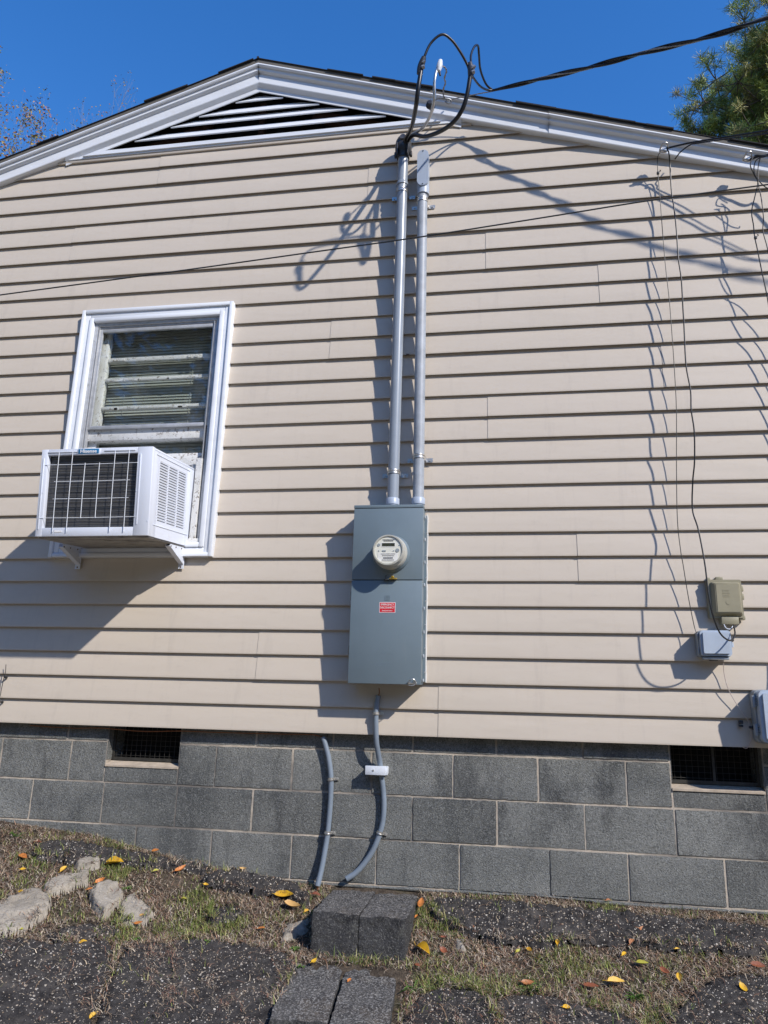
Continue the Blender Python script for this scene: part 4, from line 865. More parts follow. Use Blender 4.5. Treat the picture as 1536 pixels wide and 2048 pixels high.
bmesh.ops.bevel(bm, geom=[e for e in bm.edges if abs(e.verts[0].co.y+.128) < 1e-4 and abs(e.verts[1].co.y+.128) < 1e-4], offset=.014, segments=4, affect='EDGES'); obj('lid', bm, 'box_grey', t, True)
for zz in (ez1-.050, ez0+.055):
    bm = nb(); box(bm, ex0-.020, ex0-.006, -.085, -.060, zz-.026, zz+.026, .003)
    for k in range(4): box(bm, ex0-.006, ex0+.010, -.092, -.066, zz-.020+k*.011, zz-.014+k*.011, .001)
    obj('hinge', bm, 'box_side', t, True)
c = at(1508, 1455, -.03); bm = nb(); cyl(bm, (c.x-.008, -.035, c.z), (ex0, -.035, c.z-.004), .010, .013, n=14); cyl(bm, (c.x-.022, -.035, c.z+.001), (c.x-.008, -.035, c.z), .006, n=12); obj('side_fitting', bm, 'black_plastic', t, True)
c = at(1482, 1447, -.01); bm = nb(); box(bm, c.x-.010, c.x+.008, -.022, -.002, c.z-.002, c.z+.014, .003); box(bm, c.x-.010, c.x+.008, -.016, -.002, c.z-.016, c.z-.005, .002); cyl(bm, (c.x, -.024, c.z+.006), (c.x, -.018, c.z+.006), .005, n=10)
tag(obj('cable_clip', bm, 'black_plastic', None, True), 'small black cable clip alone on the lowest siding course left of the hinged box', 'clip', 'wire clips')
# left edge wire stub
wire('wire_stub', 'short thin wire stub dangling on the siding at the left edge', 'wire', P3([(12, 1329, .02), (11, 1343, .02), (8, 1355, .02), (3, 1378, .015), (-2, 1398, .012), (-14, 1410, .012)]), .0018, 'wire_dark')
for x, y, lb in ((11, 1355, 'upper dark wire anchor at the left edge of the wall'), (3, 1404, 'lower dark wire anchor at the left edge of the wall')):
    c = at(x, y, -.005); bm = nb(); cyl(bm, (c.x, -.012, c.z), (c.x, .006, c.z), .005, .006, n=10); tube(bm, [Vector((c.x, -.012, c.z)), Vector((c.x-.006, -.018, c.z+.010)), Vector((c.x-.012, -.010, c.z+.012))], .0018, 6, 4); tag(obj('wire_anchor', bm, 'wire_dark', None, True), lb, 'anchor', 'wire anchors')
c = at(816, 709, -.002); bm = nb(); cyl(bm, (c.x-.006, -.001, c.z), (c.x-.006, -.006, c.z), .005, .004, n=8); box(bm, c.x-.006, c.x+.008, -.005, -.001, c.z-.002, c.z+.002); tag(obj('insect_nest', bm, 'rust', None), 'tiny dark brown speck of mud on the siding between the conduits', 'insect nest')
# ------------------------------------------------------------------ grounding conduits
def small_conduit(name, label, pts, straps, r=.0133):
    t = thing(name, label, 'conduit', pts[-1], 'thin bent grounding conduits'); bm = nb(); tube(bm, pts, r, 16, 8); obj('pipe', bm, 'pvc_small', t, True)
    S = spline(pts, 20)
    for (px, py) in straps:
        best = min(range(1, len(S)-1), key=lambda i: (S[i]-at(px, py, S[i].y)).length); strap(t, S[best], r, False, S[best+1]-S[best-1], (0.0 if S[best].z > .02 else YB), .0075, .022)
    return t
def PB(L): return [at(x, y, yy) for x, y, yy in L]
g1 = small_conduit('ground_conduit', 'thin bent grey conduit on the block wall, left one, ending at the soil', PB([(646, 1474, .036), (650, 1487, .036), (656, 1510, .036), (660, 1535, .036), (662, 1560, .036), (661, 1600, .036), (658, 1640, .036), (655, 1668, .034), (650, 1700, .030), (643, 1738, .015), (635, 1772, -.005)]), [(663, 1558), (656, 1665)])
bm = nb(); e = at(635, 1774, -.005); tube(bm, [e+Vector((0, 0, .01)), e+Vector((.002, -.002, -.012)), e+Vector((0, -.006, -.03))], .0028, 6, 4); obj('copper_wire', bm, 'copper', g1)
g2 = small_conduit('ground_conduit', 'thin bent grey conduit passing through the white coupling box under the meter panel', PB([(757, 1391, -.018), (754, 1405, -.017), (752, 1428, -.017), (752, 1455, -.017), (753, 1485, -.010), (757, 1510, .010), (760, 1528, .026), (762, 1545, .034), (766, 1575, .036), (768, 1605, .036), (766, 1640, .036), (759, 1668, .036), (748, 1696, .036), (732, 1722, .034), (712, 1745, .028), (693, 1758, .02)]), [(755, 1427), (760, 1665)])
bm = nb(); tube(bm, [at(757, 1393, -.018), at(758.5, 1385, -.015), at(758, 1376, -.012)], .0026, 6, 4); obj('copper_wire', bm, 'copper', g2)
j0, j1 = at(731, 1531, 0), at(775, 1551, 0); jz0, jz1 = j1.z, j0.z
t = thing('coupling_box', 'small white rectangular box on the block wall around the thin conduit', 'junction box', ((j0.x+j1.x)/2, YB, (jz0+jz1)/2))
bm = nb(); box(bm, j0.x+.004, j1.x-.003, .002, YB+.001, jz0+.004, jz1-.003, .002); obj('base', bm, 'white_plastic', t, True)
bm = nb(); box(bm, j0.x, j1.x-.008, -.006, .0015, jz0, jz1, .002); box(bm, j1.x-.012, j1.x, .001, .010, jz0+.001, jz1-.001, .0015); obj('cover', bm, 'white_plastic', t, True)
bm = nb(); cyl(bm, (j0.x+.040, -.0085, (jz0+jz1)/2), (j0.x+.040, -.005, (jz0+jz1)/2), .0045, n=12); obj('screw', bm, 'galv', t)
wire('copper_wire', 'thin copper wire sagging under the siding edge above the left foundation vent', 'wire', PB([(60, 1451, .03), (140, 1456, .03), (200, 1456, .03), (260, 1461, .03), (300, 1463, .03), (360, 1462, .03), (440, 1465, .03), (560, 1468, .03), (620, 1469, .03), (646, 1474, .034)]), .0022, 'copper')
# ------------------------------------------------------------------ step blocks
s = M('dark_side_concrete', (.062, .062, .064), .92, 0, .2)  # darker blotchy concrete for block faces that are not turned up
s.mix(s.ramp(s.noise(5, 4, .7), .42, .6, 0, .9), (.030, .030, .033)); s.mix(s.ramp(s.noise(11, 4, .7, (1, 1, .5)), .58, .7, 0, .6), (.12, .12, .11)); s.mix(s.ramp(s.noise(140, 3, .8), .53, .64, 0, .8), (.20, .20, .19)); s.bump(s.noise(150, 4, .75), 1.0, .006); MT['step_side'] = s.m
def cblock(label, x0, x1, y0, y1, z0, z1, tilt=0, yaw=0):
    bm = nb(); box(bm, x0, x1, y0, y1, z0, z1); bmesh.ops.subdivide_edges(bm, edges=bm.edges[:], cuts=22, use_grid_fill=True)
    c = Vector(((x0+x1)/2, (y0+y1)/2, (z0+z1)/2)); h = Vector(((x1-x0)/2, (y1-y0)/2, (z1-z0)/2)); r = .0045
    for v in bm.verts:
        p = v.co-c; q = Vector([max(-h[i]+r, min(h[i]-r, p[i])) for i in range(3)]); d = p-q
        if d.length > 0: p = q+d.normalized()*r*(1+.25*fb(v.co.x, v.co.y, 40, 2, v.co.z*40))
        n_ = Vector((noise.noise(v.co*55), noise.noise(v.co*55+Vector((9, 0, 0))), noise.noise(v.co*55+Vector((0, 9, 0))))); p += n_*.0042 + n_*.0030*noise.noise(v.co*150) + Vector((noise.noise(v.co*14), noise.noise(v.co*14+Vector((5, 0, 0))), noise.noise(v.co*14+Vector((0, 5, 0)))))*.006
        p.z += -tilt*(-(p.y))
        v.co = Matrix.Rotation(yaw, 3, 'Z') @ p
    bm.normal_update()
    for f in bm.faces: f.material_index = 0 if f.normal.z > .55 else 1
    o = obj('concrete_block', bm, ['step', 'step_side'], None, True); o.location = c; tag(o, label, 'concrete block', 'concrete step blocks'); return o
cblock('weathered concrete block forming the left half of the upper step at the wall', -.842, -.640, -.40, .045, -.93, -.712)
cblock('weathered concrete block with a pale stain forming the right half of the upper step', -.6385, -.437, -.40, .045, -.93, -.716)
cblock('flat concrete block, left one of the lower pair at the bottom of the photo', -.875, -.668, -.90, -.45, -1.06, -.917, .11, R_(5))
cblock('flat concrete block, right one of the lower pair at the bottom of the photo', -.655, -.445, -.93, -.45, -1.06, -.920, .11, R_(4))
# mortar ledge at the foot of the wall
bm = nb(); 
tube(bm, [Vector((x, .047+.004*nz(x, 0, 3, 9), ground(x, .05)+.004+.003*nz(x, 0, 0, 7))) for x in np.arange(-.92, 2.6, .05)], .010, 8, 2, rf=lambda t: .35+.5*abs(math.sin(t*37)*math.sin(t*11))); obj('footing', bm, 'cmu', house, True)
# ------------------------------------------------------------------ slabs, rocks
SL = []
def sdf(P, X, Y):
    n = len(P); d = np.full(X.shape, 1e9); ins = np.zeros(X.shape, bool)
    for i in range(n):
        x0, y0 = P[i]; x1, y1 = P[(i+1) % n]; ex, ey = x1-x0, y1-y0; t = np.clip(((X-x0)*ex+(Y-y0)*ey)/(ex*ex+ey*ey+1e-12), 0, 1)
        d = np.minimum(d, np.hypot(X-x0-t*ex, Y-y0-t*ey)); c = ((y0 > Y) != (y1 > Y)) & (X < (x1-x0)*(Y-y0)/(y1-y0+1e-12)+x0); ins ^= c
    return np.where(ins, d, -d)
def patch(name, label, cat, poly, thick, res, mat, amp, edge, group, kind='rough', base=0.0, wob=.018):
    P = [(p.x, p.y) for p in (gp(x, y, thick*.6) for x, y in poly)]; A = np.array(P)
    xs = np.arange(A[:, 0].min()-.03, A[:, 0].max()+.03, res); ys = np.arange(A[:, 1].min()-.03, min(.046, A[:, 1].max()+.03), res); X, Y = np.meshgrid(xs, ys)
    S = sdf(P, X, Y); Z = groundA(X, Y)
    it = np.argwhere(S > -edge*1.5-wob)
    NZ = np.zeros(X.shape); SN = np.zeros(X.shape)
    for i, j in it:
        x, y = X[i, j], Y[i, j]; SN[i, j] = wob*fb(x, y, 28, 3)
        if kind == 'rock':
            dd_, pp_ = noise.voronoi(Vector((x*8.5, y*8.5, len(SL)))); tv = noise.cell_vector(pp_[0]*7.3); NZ[i, j] = amp*1.1*((x*8.5-pp_[0].x)*(tv[0]-.5)*2.4+(y*8.5-pp_[0].y)*(tv[1]-.5)*2.4+(tv[2]-.5)*.5)+amp*.18*fb(x, y, 45, 4)
        else: NZ[i, j] = amp*fb(x, y, 22, 4)+amp*.6*nz(x, y, 3, 90)
    S = S+SN; t = np.clip(S/edge, 0, 1); T = np.sqrt(1-(1-t)**2)
    Z = Z+base+thick*T+NZ*t-.012*(1-t); ok = S > -.006
    sx_ = np.where(S < 0)[0]
    idm = -np.ones(X.shape, int); q = ok[:-1, :-1] & ok[1:, :-1] & ok[:-1, 1:] & ok[1:, 1:]
    used = np.zeros(X.shape, bool); used[:-1, :-1] |= q; used[1:, :-1] |= q; used[:-1, 1:] |= q; used[1:, 1:] |= q
    idm[used] = np.arange(used.sum()); V = np.c_[X[used], Y[used], Z[used]]; a = idm[:-1, :-1][q]; b = idm[:-1, 1:][q]; c = idm[1:, 1:][q]; d = idm[1:, :-1][q]
    o = npobj(name, V, np.c_[a, b, c, d], mat, smooth=True); tag(o, label, cat, group); SL.append((P, thick, name)); return o
gA = 'exposed aggregate slabs on the bank'; gR = 'pale stones on the bank'
patch('aggregate_slab', 'long broken strip of pebbly black concrete along the wall foot at far left', 'concrete slab', [(60, 1700), (75, 1684), (130, 1680), (200, 1690), (270, 1702), (340, 1716), (400, 1728), (430, 1738), (424, 1750), (380, 1742), (340, 1734), (270, 1730), (200, 1726), (130, 1722), (70, 1716)], .030, .0085, 'aggregate', .010, .025, gA)
patch('aggregate_slab', 'lumpy pebbly black concrete chunk just left of the bent conduit foot', 'concrete slab', [(404, 1752), (430, 1742), (470, 1740), (520, 1752), (560, 1762), (600, 1772), (622, 1792), (612, 1806), (570, 1790), (520, 1782), (450, 1772), (408, 1766)], .045, .0085, 'aggregate', .012, .025, gA)
patch('aggregate_slab', 'large pebbly dark slab filling the bottom left corner', 'concrete slab', [(-120, 1872), (0, 1876), (60, 1878), (120, 1886), (200, 1878), (242, 1892), (230, 1940), (198, 2000), (165, 2110), (-200, 2110)], .030, .0085, 'aggregate', .008, .03, gA)
patch('aggregate_slab', 'large pebbly dark slab left of the lower concrete blocks', 'concrete slab', [(236, 1912), (262, 1886), (330, 1884), (390, 1874), (450, 1884), (540, 1892), (580, 1908), (598, 1945), (566, 2000), (535, 2110), (172, 2110), (206, 1990)], .030, .0085, 'aggregate', .008, .03, gA)
patch('aggregate_slab', 'small grey pebbly chunk below the flat pale stones', 'concrete slab', [(95, 1872), (130, 1852), (190, 1846), (240, 1850), (245, 1864), (200, 1876), (150, 1888), (110, 1888)], .020, .0085, 'aggregate', .008, .02, gA)
patch('aggregate_slab', 'long pebbly black concrete strip along the wall foot right of the steps', 'concrete slab', [(862, 1802), (880, 1794), (940, 1796), (1000, 1800), (1060, 1806), (1130, 1812), (1250, 1822), (1400, 1836), (1536, 1850), (1640, 1862), (1640, 1915), (1536, 1908), (1450, 1902), (1380, 1898), (1320, 1896), (1270, 1886), (1200, 1884), (1090, 1890), (1000, 1884), (940, 1868), (890, 1848), (862, 1826)], .035, .0085, 'aggregate', .013, .03, gA)
patch('aggregate_slab', 'pebbly dark slab piece at the bottom just right of the lower blocks', 'concrete slab', [(800, 2040), (836, 1990), (880, 1972), (940, 1978), (985, 1994), (1005, 2110), (780, 2110)], .022, .0085, 'aggregate', .008, .025, gA)
patch('aggregate_slab', 'pebbly dark slab piece at the bottom middle right under the grass', 'concrete slab', [(982, 2014), (995, 1994), (1050, 1986), (1100, 1992), (1160, 2010), (1230, 2024), (1290, 2040), (1300, 2110), (1004, 2110)], .022, .0085, 'aggregate', .008, .025, gA)
patch('aggregate_slab', 'pebbly dark slab in the bottom right corner', 'concrete slab', [(1400, 1966), (1440, 1950), (1490, 1945), (1560, 1955), (1680, 1970), (1680, 2110), (1320, 2110), (1340, 2060), (1330, 2024), (1370, 1998)], .024, .0085, 'aggregate', .010, .03, gA)
patch('stone', 'broad flat pale stone cut off by the left edge', 'stone', [(-60, 1812), (0, 1808), (40, 1786), (75, 1780), (105, 1793), (95, 1822), (75, 1840), (50, 1858), (10, 1868), (-60, 1872)], .032, .006, 'stone', .012, .006, gR, 'rock')
patch('stone', 'long pale tilted stone above the broad flat one', 'stone', [(86, 1772), (100, 1760), (130, 1752), (160, 1744), (180, 1742), (176, 1764), (150, 1771), (110, 1784), (92, 1785)], .034, .006, 'stone', .011, .006, gR, 'rock', wob=.005)
patch('stone', 'small pale stone highest of the stones near the wall', 'stone', [(149, 1724), (170, 1718), (192, 1712), (201, 1722), (198, 1733), (175, 1736), (156, 1735)], .030, .006, 'stone', .009, .006, gR, 'rock', wob=.004)
patch('stone', 'angular wedge shaped pale stone pointing down', 'stone', [(178, 1784), (196, 1772), (215, 1764), (235, 1772), (248, 1786), (238, 1804), (222, 1820), (207, 1831), (190, 1812)], .042, .006, 'stone', .013, .006, gR, 'rock', wob=.004)
patch('stone', 'rounded speckled grey stone right of the wedge shaped stone', 'stone', [(236, 1812), (246, 1794), (268, 1788), (296, 1806), (310, 1826), (296, 1842), (262, 1850), (240, 1846)], .020, .006, 'stone', .010, .015, gR, 'rock')
patch('stone', 'low dusty stone beside the left side of the upper step', 'stone', [(558, 1864), (575, 1848), (596, 1838), (618, 1838), (614, 1864), (590, 1876), (568, 1880)], .014, .006, 'stone', .010, .02, gR, 'rock')
patch('stone', 'dark low stone half buried in the grass middle left', 'stone', [(404, 1842), (420, 1816), (450, 1808), (480, 1808), (494, 1820), (470, 1838), (430, 1850)], .015, .0085, 'aggregate', .010, .03, gR)
patch('stone', 'small pale pebble sized stone in the grass right of the steps', 'stone', [(906, 1880), (914, 1876), (926, 1884), (936, 1896), (928, 1902), (912, 1894)], .018, .005, 'stone', .005, .012, gR, 'rock', wob=.003)
# ------------------------------------------------------------------ grass and litter
SLP = [(P, th) for P, th, nme in SL]
def insl(x, y):
    r = np.full(len(x), -1.0)
    for P, th in SLP: r = np.maximum(r, sdf(P, x, y))
    return r
def blades(n, xr, yr, hmin, hmax, wid, lean, cols, dens, mat, name, flat=0.0, seg=3, zoff=0.0, clump=0, keep_slab=.03):
    X, Y = [], []; tot = 0
    while tot < n:
        if clump:
            m_ = max(1, n//(clump*2)); cx = nr.uniform(*xr, m_); cy = nr.uniform(*yr, m_)
            x = np.repeat(cx, clump)+nr.normal(0, .014, m_*clump); y = np.repeat(cy, clump)+nr.normal(0, .012, m_*clump)
        else: x = nr.uniform(*xr, n); y = nr.uniform(*yr, n)
        k = np.array([dens(a, b) for a, b in zip(x, y)]) > nr.uniform(0, 1, len(x)); x, y = x[k], y[k]
        s_ = insl(x, y)-.02*np.abs(np.sin(x*23)+np.sin(x*61+y*40)); k = (s_ < .0) | (nr.uniform(0, 1, len(x)) < keep_slab); k &= ~((x > -.85) & (x < -.43) & (y > -.41)) & ~((x > -.86) & (x < -.42) & (y > -.94) & (y < -.47)) & (y < .045)
        x, y = x[k], y[k]; X.append(x); Y.append(y); tot += len(x)
    x = np.concatenate(X)[:n]; y = np.concatenate(Y)[:n]; n = len(x)
    z = groundA(x, y)+zoff+np.where(insl(x, y) > 0, .03, 0); h = nr.uniform(hmin, hmax, n)*nr.uniform(.6, 1, n); az = nr.uniform(0, 2*np.pi, n); ln = nr.uniform(*lean, n); w = wid*nr.uniform(.6, 1.3, n)
    dx, dy = np.cos(az), np.sin(az); px_, py_ = -dy, dx; V = np.zeros((n, 2*seg+1, 3)); cv = nr.uniform(.3, 1.2, n)
    bx, by, bz = x.copy(), y.copy(), z.copy(); ang = np.pi/2-ln
    for s_ in range(seg+1):
        ww = w*(1-s_/(seg+.2))
        if s_ < seg:
            V[:, 2*s_] = np.c_[bx-px_*ww/2, by-py_*ww/2, bz]; V[:, 2*s_+1] = np.c_[bx+px_*ww/2, by+py_*ww/2, bz]
        else: V[:, 2*seg] = np.c_[bx, by, bz]
        st = h/seg; bx = bx+dx*np.cos(ang)*st; by = by+dy*np.cos(ang)*st; bz = bz+np.sin(ang)*st; ang = ang-cv*.55
        if flat: 
            gz = groundA(bx, by)+.003; bz = np.maximum(bz, gz); az2 = az+nr.normal(0, .5, n); dx, dy = np.cos(az2), np.sin(az2)
    by2 = V[:, :, 1]; V[:, :, 1] = np.minimum(by2, .052)
    b0 = np.arange(n)[:, None]*(2*seg+1); F = []
    for s_ in range(seg-1): F.append(np.c_[b0+2*s_, b0+2*s_+1, b0+2*s_+3, b0+2*s_+2])
    Q = np.concatenate(F); T = np.c_[b0+2*seg-2, b0+2*seg-1, b0+2*seg, b0+2*seg]
    T = np.c_[b0+2*seg-2, b0+2*seg-1, b0+2*seg]
    ci = nr.integers(0, len(cols), n); C = np.array(cols)[ci]*nr.uniform(.7, 1.3, (n, 1)); C = np.repeat(C, 2*seg+1, 0)
    # one mesh of quads: split the tip triangle by a doubled vertex kept as a tiny quad
    VV = V.reshape(-1, 3); extra = V[:, 2*seg]+np.array([.0002, 0, .0001]); VV = np.concatenate([VV, extra]); ei = (len(V)*(2*seg+1)+np.arange(n))[:, None]
    T = np.c_[b0+2*seg-2, b0+2*seg-1, ei, b0+2*seg]; C = np.concatenate([C, np.array(cols)[ci]]); return npobj(name, VV, np.concatenate([Q, T]), mat, tint=C)
def dgreen(x, y):
    v = fb(x+3, y*1.2, 3.4, 3)*1.3+.04; v += .45*math.exp(-((x+1.45)**2/.16+(y+.38)**2/.04)) + .5*math.exp(-((x-.0)**2/.12+(y+.62)**2/.025)) + .35*math.exp(-((x+.30)**2/.02+(y+.5)**2/.05))+.3*math.exp(-((x-.55)**2/.05+(y+.66)**2/.02))
    return max(0.04, min(1, v))
def ddry(x, y): return min(1, max(.15, .75+.9*fb(x, y, 4, 2)-.3*dgreen(x, y)))
o = blades(17000, (-3.1, 1.75), (-1.0, .03), .022, .066, .0032, (.1, 1.0), [(.14, .19, .045), (.19, .23, .055), (.10, .14, .035), (.34, .32, .13), (.25, .27, .08)], dgreen, 'blade', 'grass', clump=7); tag(o, kind='stuff')
o = blades(42000, (-3.1, 1.75), (-1.0, .045), .02, .075, .0032, (.7, 1.5), [(.42, .34, .24), (.30, .22, .15), (.58, .49, .37), (.12, .08, .06), (.36, .31, .26), (.22, .13, .09), (.34, .21, .14)], ddry, 'litter', 'dry_grass', flat=1, seg=4, zoff=.003, keep_slab=.05); tag(o, kind='stuff')
def dedge(x, y): return 1.0 if y > -.10 else .0
o = blades(1500, (-2.9, 1.7), (-.06, .045), .015, .05, .0016, (.2, 1.3), [(.36, .29, .20), (.17, .18, .05), (.28, .20, .12)], dedge, 'litter', 'wall_foot_grass', seg=3, zoff=.006, keep_slab=.3); tag(o, kind='stuff')
def dcrack(x, y):
    v = abs(fb(x*1.4+y*.5, y*.4, 3.2, 2)); return 1.0 if v < .045 and y < -.45 else .0
o = blades(3800, (-3.0, 1.7), (-1.1, -.35), .02, .07, .0018, (.9, 1.5), [(.34, .26, .18), (.30, .15, .10), (.42, .34, .25)], dcrack, 'litter', 'creeping_stems', flat=1, seg=4, zoff=.012, keep_slab=1.0); tag(o, kind='stuff')
o = blades(2200, (-2.8, 1.7), (-1.1, -.05), .05, .14, .0019, (1.3, 1.56), [(.28, .12, .06), (.42, .27, .15), (.52, .44, .33)], lambda x, y: 1.0 if x > -.4 else .45, 'litter', 'pine_needles', flat=1, seg=4, zoff=.012, keep_slab=.25); tag(o, kind='stuff')
# gravel crumbs
bm = nb()
for i in range(420):
    x, y = rnd.uniform(-3, 1.7), rnd.uniform(-1.0, .03); r = rnd.uniform(.002, .006); c = Vector((x, y, ground(x, y)+.004)); q = bmesh.ops.create_icosphere(bm, subdivisions=1, radius=r, matrix=Matrix.Translation(c) @ Matrix.Diagonal((1, .8, .7, 1)))
tag(obj('gravel', bm, 'stone', None), kind='stuff')
# weeds
def weed(px, py, label, n=14, size=.03, col='weed', narrow=.35, up=.5):
    c = gp(px, py); c.z = ground(c.x, c.y)+.002; bm = nb()
    for i in range(n):
        a = rnd.uniform(0, 2*math.pi); l = size*rnd.uniform(.6, 1.2); d = Vector((math.cos(a), math.sin(a), up*rnd.uniform(.4, 1.4))).normalized(); s_ = d.cross(Vector((0, 0, 1))).normalized(); b = c+Vector((rnd.uniform(-.01, .01), rnd.uniform(-.01, .01), 0))
        L_ = []
        for t_, w in ((0, .15), (.3, .8), (.6, 1), (.85, .6), (1, .05)):
            p = b+d*l*t_-Vector((0, 0, l*.5*t_*t_)); L_.append((bm.verts.new(p-s_*l*narrow*.5*w+Vector((0, 0, .003))), bm.verts.new(p), bm.verts.new(p+s_*l*narrow*.5*w+Vector((0, 0, .003)))))
        for p, q in zip(L_, L_[1:]): bm.faces.new((p[0], q[0], q[1], p[1])); bm.faces.new((p[1], q[1], q[2], p[2]))
    return tag(obj('weed', bm, 'weed', None, True), label, 'weed', 'green weeds')
s = M('weed', (.075, .16, .03), .5, 0, .4); s.mix(s.ramp(s.noise(60), .4, .7, 0, .8), (.13, .22, .05)); MT['weed'] = s.m
weed(418, 1885, 'bright green leafy weed between the two big slabs', 26, .036); weed(270, 1880, 'leafy green weed above the seam of the bottom left slabs', 14, .03); weed(255, 1778, 'dark green weed between the wedge stone and the grass', 16, .032)
weed(594, 1898, 'small green weed left of the lower blocks', 16, .028); weed(600, 1935, 'small green weed at the top corner of the lower left block', 10, .022)
weed(828, 1985, 'long bladed tuft right of the lower concrete blocks', 16, .075, narrow=.06, up=1.0); weed(1060, 1985, 'grass tuft in the middle of the right bank', 18, .06, narrow=.05, up=1.1); weed(1270, 2000, 'dense grass tuft low on the right bank', 22, .055, narrow=.06, up=1.1); weed(30, 1675, 'pale grass tuft by the wall at the left edge', 12, .06, narrow=.06, up=1.1); weed(955, 1870, 'small tuft at the edge of the right aggregate strip', 10, .04, narrow=.07, up=1.1)
# unseen tree belt behind the viewer, added to cut sky light and darken reflections
def belt(n, path, h, seed):
    g_ = np.random.default_rng(seed); P = np.array(path, float); L_ = np.r_[0, np.cumsum(np.hypot(*np.diff(P, axis=0).T))]; u = g_.uniform(0, L_[-1], n)
    x = np.interp(u, L_, P[:, 0])+g_.normal(0, 1.2, n); y = np.interp(u, L_, P[:, 1])+g_.normal(0, 1.2, n); top = h*(1+.95*(x < -4))*(.78+.16*np.sin(u*.55)+.10*np.sin(u*1.7+2)); z = -1.5+top*g_.uniform(0, 1, n)**.8
    C = np.c_[x, y, z]; A = g_.normal(0, 1, (n, 3)); A /= np.linalg.norm(A, axis=1)[:, None]; B = np.cross(A, g_.normal(0, 1, (n, 3))); B /= np.linalg.norm(B, axis=1)[:, None]; s_ = g_.uniform(.18, .45, (n, 1))
    V = np.stack([C-A*s_, C+B*s_*.6, C+A*s_, C-B*s_*.6], 1).reshape(-1, 3); cols = np.array([(.06, .085, .03), (.09, .10, .04), (.12, .09, .04), (.05, .06, .03)]); tc = cols[g_.integers(0, 4, n)]*g_.uniform(.7, 1.3, (n, 1))
    o = npobj('added_woodland', V, np.arange(n*4).reshape(-1, 4), 'treeleaf', tint=np.repeat(tc, 4, 0)); tag(o, kind='stuff')
belt(62000, [(-26, 2), (-28, -12), (-18, -25), (0, -28), (18, -26), (28, -16), (27, 2)], 13.5, 21)
# fallen leaves
def leaf(px, py, lpx, ang, mat, label, lift=.022, ratio=.42):
    c = gp(px, py, lift); dist = (c-CP).length; l = max(.012, lpx*dist/FPX*.84); bm = nb(); n = 10
    A = R_(ang+rnd.uniform(-8, 8)); M3 = Matrix.Rotation(A, 3, 'Z') @ Matrix.Rotation(R_(rnd.uniform(-16, 16)), 3, 'X') @ Matrix.Rotation(R_(rnd.uniform(-10, 10)), 3, 'Y')
    tiltm = Matrix.Rotation(R_(26), 3, 'X'); cup = rnd.uniform(.15, .75); bend = rnd.uniform(-.25, .5); rows = []
    for i in range(n+1):
        t_ = i/n; w = math.sin(math.pi*t_**.8)**.75*ratio*l*.5*(1+.08*rnd.uniform(-1, 1)); x = (t_-.5)*l
        rows.append([bm.verts.new(c+tiltm @ (M3 @ Vector((x, k*w, cup*abs(k)*w*1.3+bend*l*(t_-.5)**2*2)))) for k in (-1, -.5, 0, .5, 1)])
    for p, q in zip(rows, rows[1:]):
        for j in range(4): bm.faces.new((p[j], q[j], q[j+1], p[j+1]))
    bmesh.ops.remove_doubles(bm, verts=bm.verts, dist=1e-5); tube(bm, [c+tiltm @ (M3 @ Vector((-.5*l, 0, bend*l*.5))), c+tiltm @ (M3 @ Vector((-.62*l, .02*l, bend*l*.5+.002))), c+tiltm @ (M3 @ Vector((-.74*l, .06*l, .004)))], .0009, 5, 3)
    return tag(obj('fallen_leaf', bm, 'leaf_'+mat, None, True), label, 'leaf', 'fallen leaves')
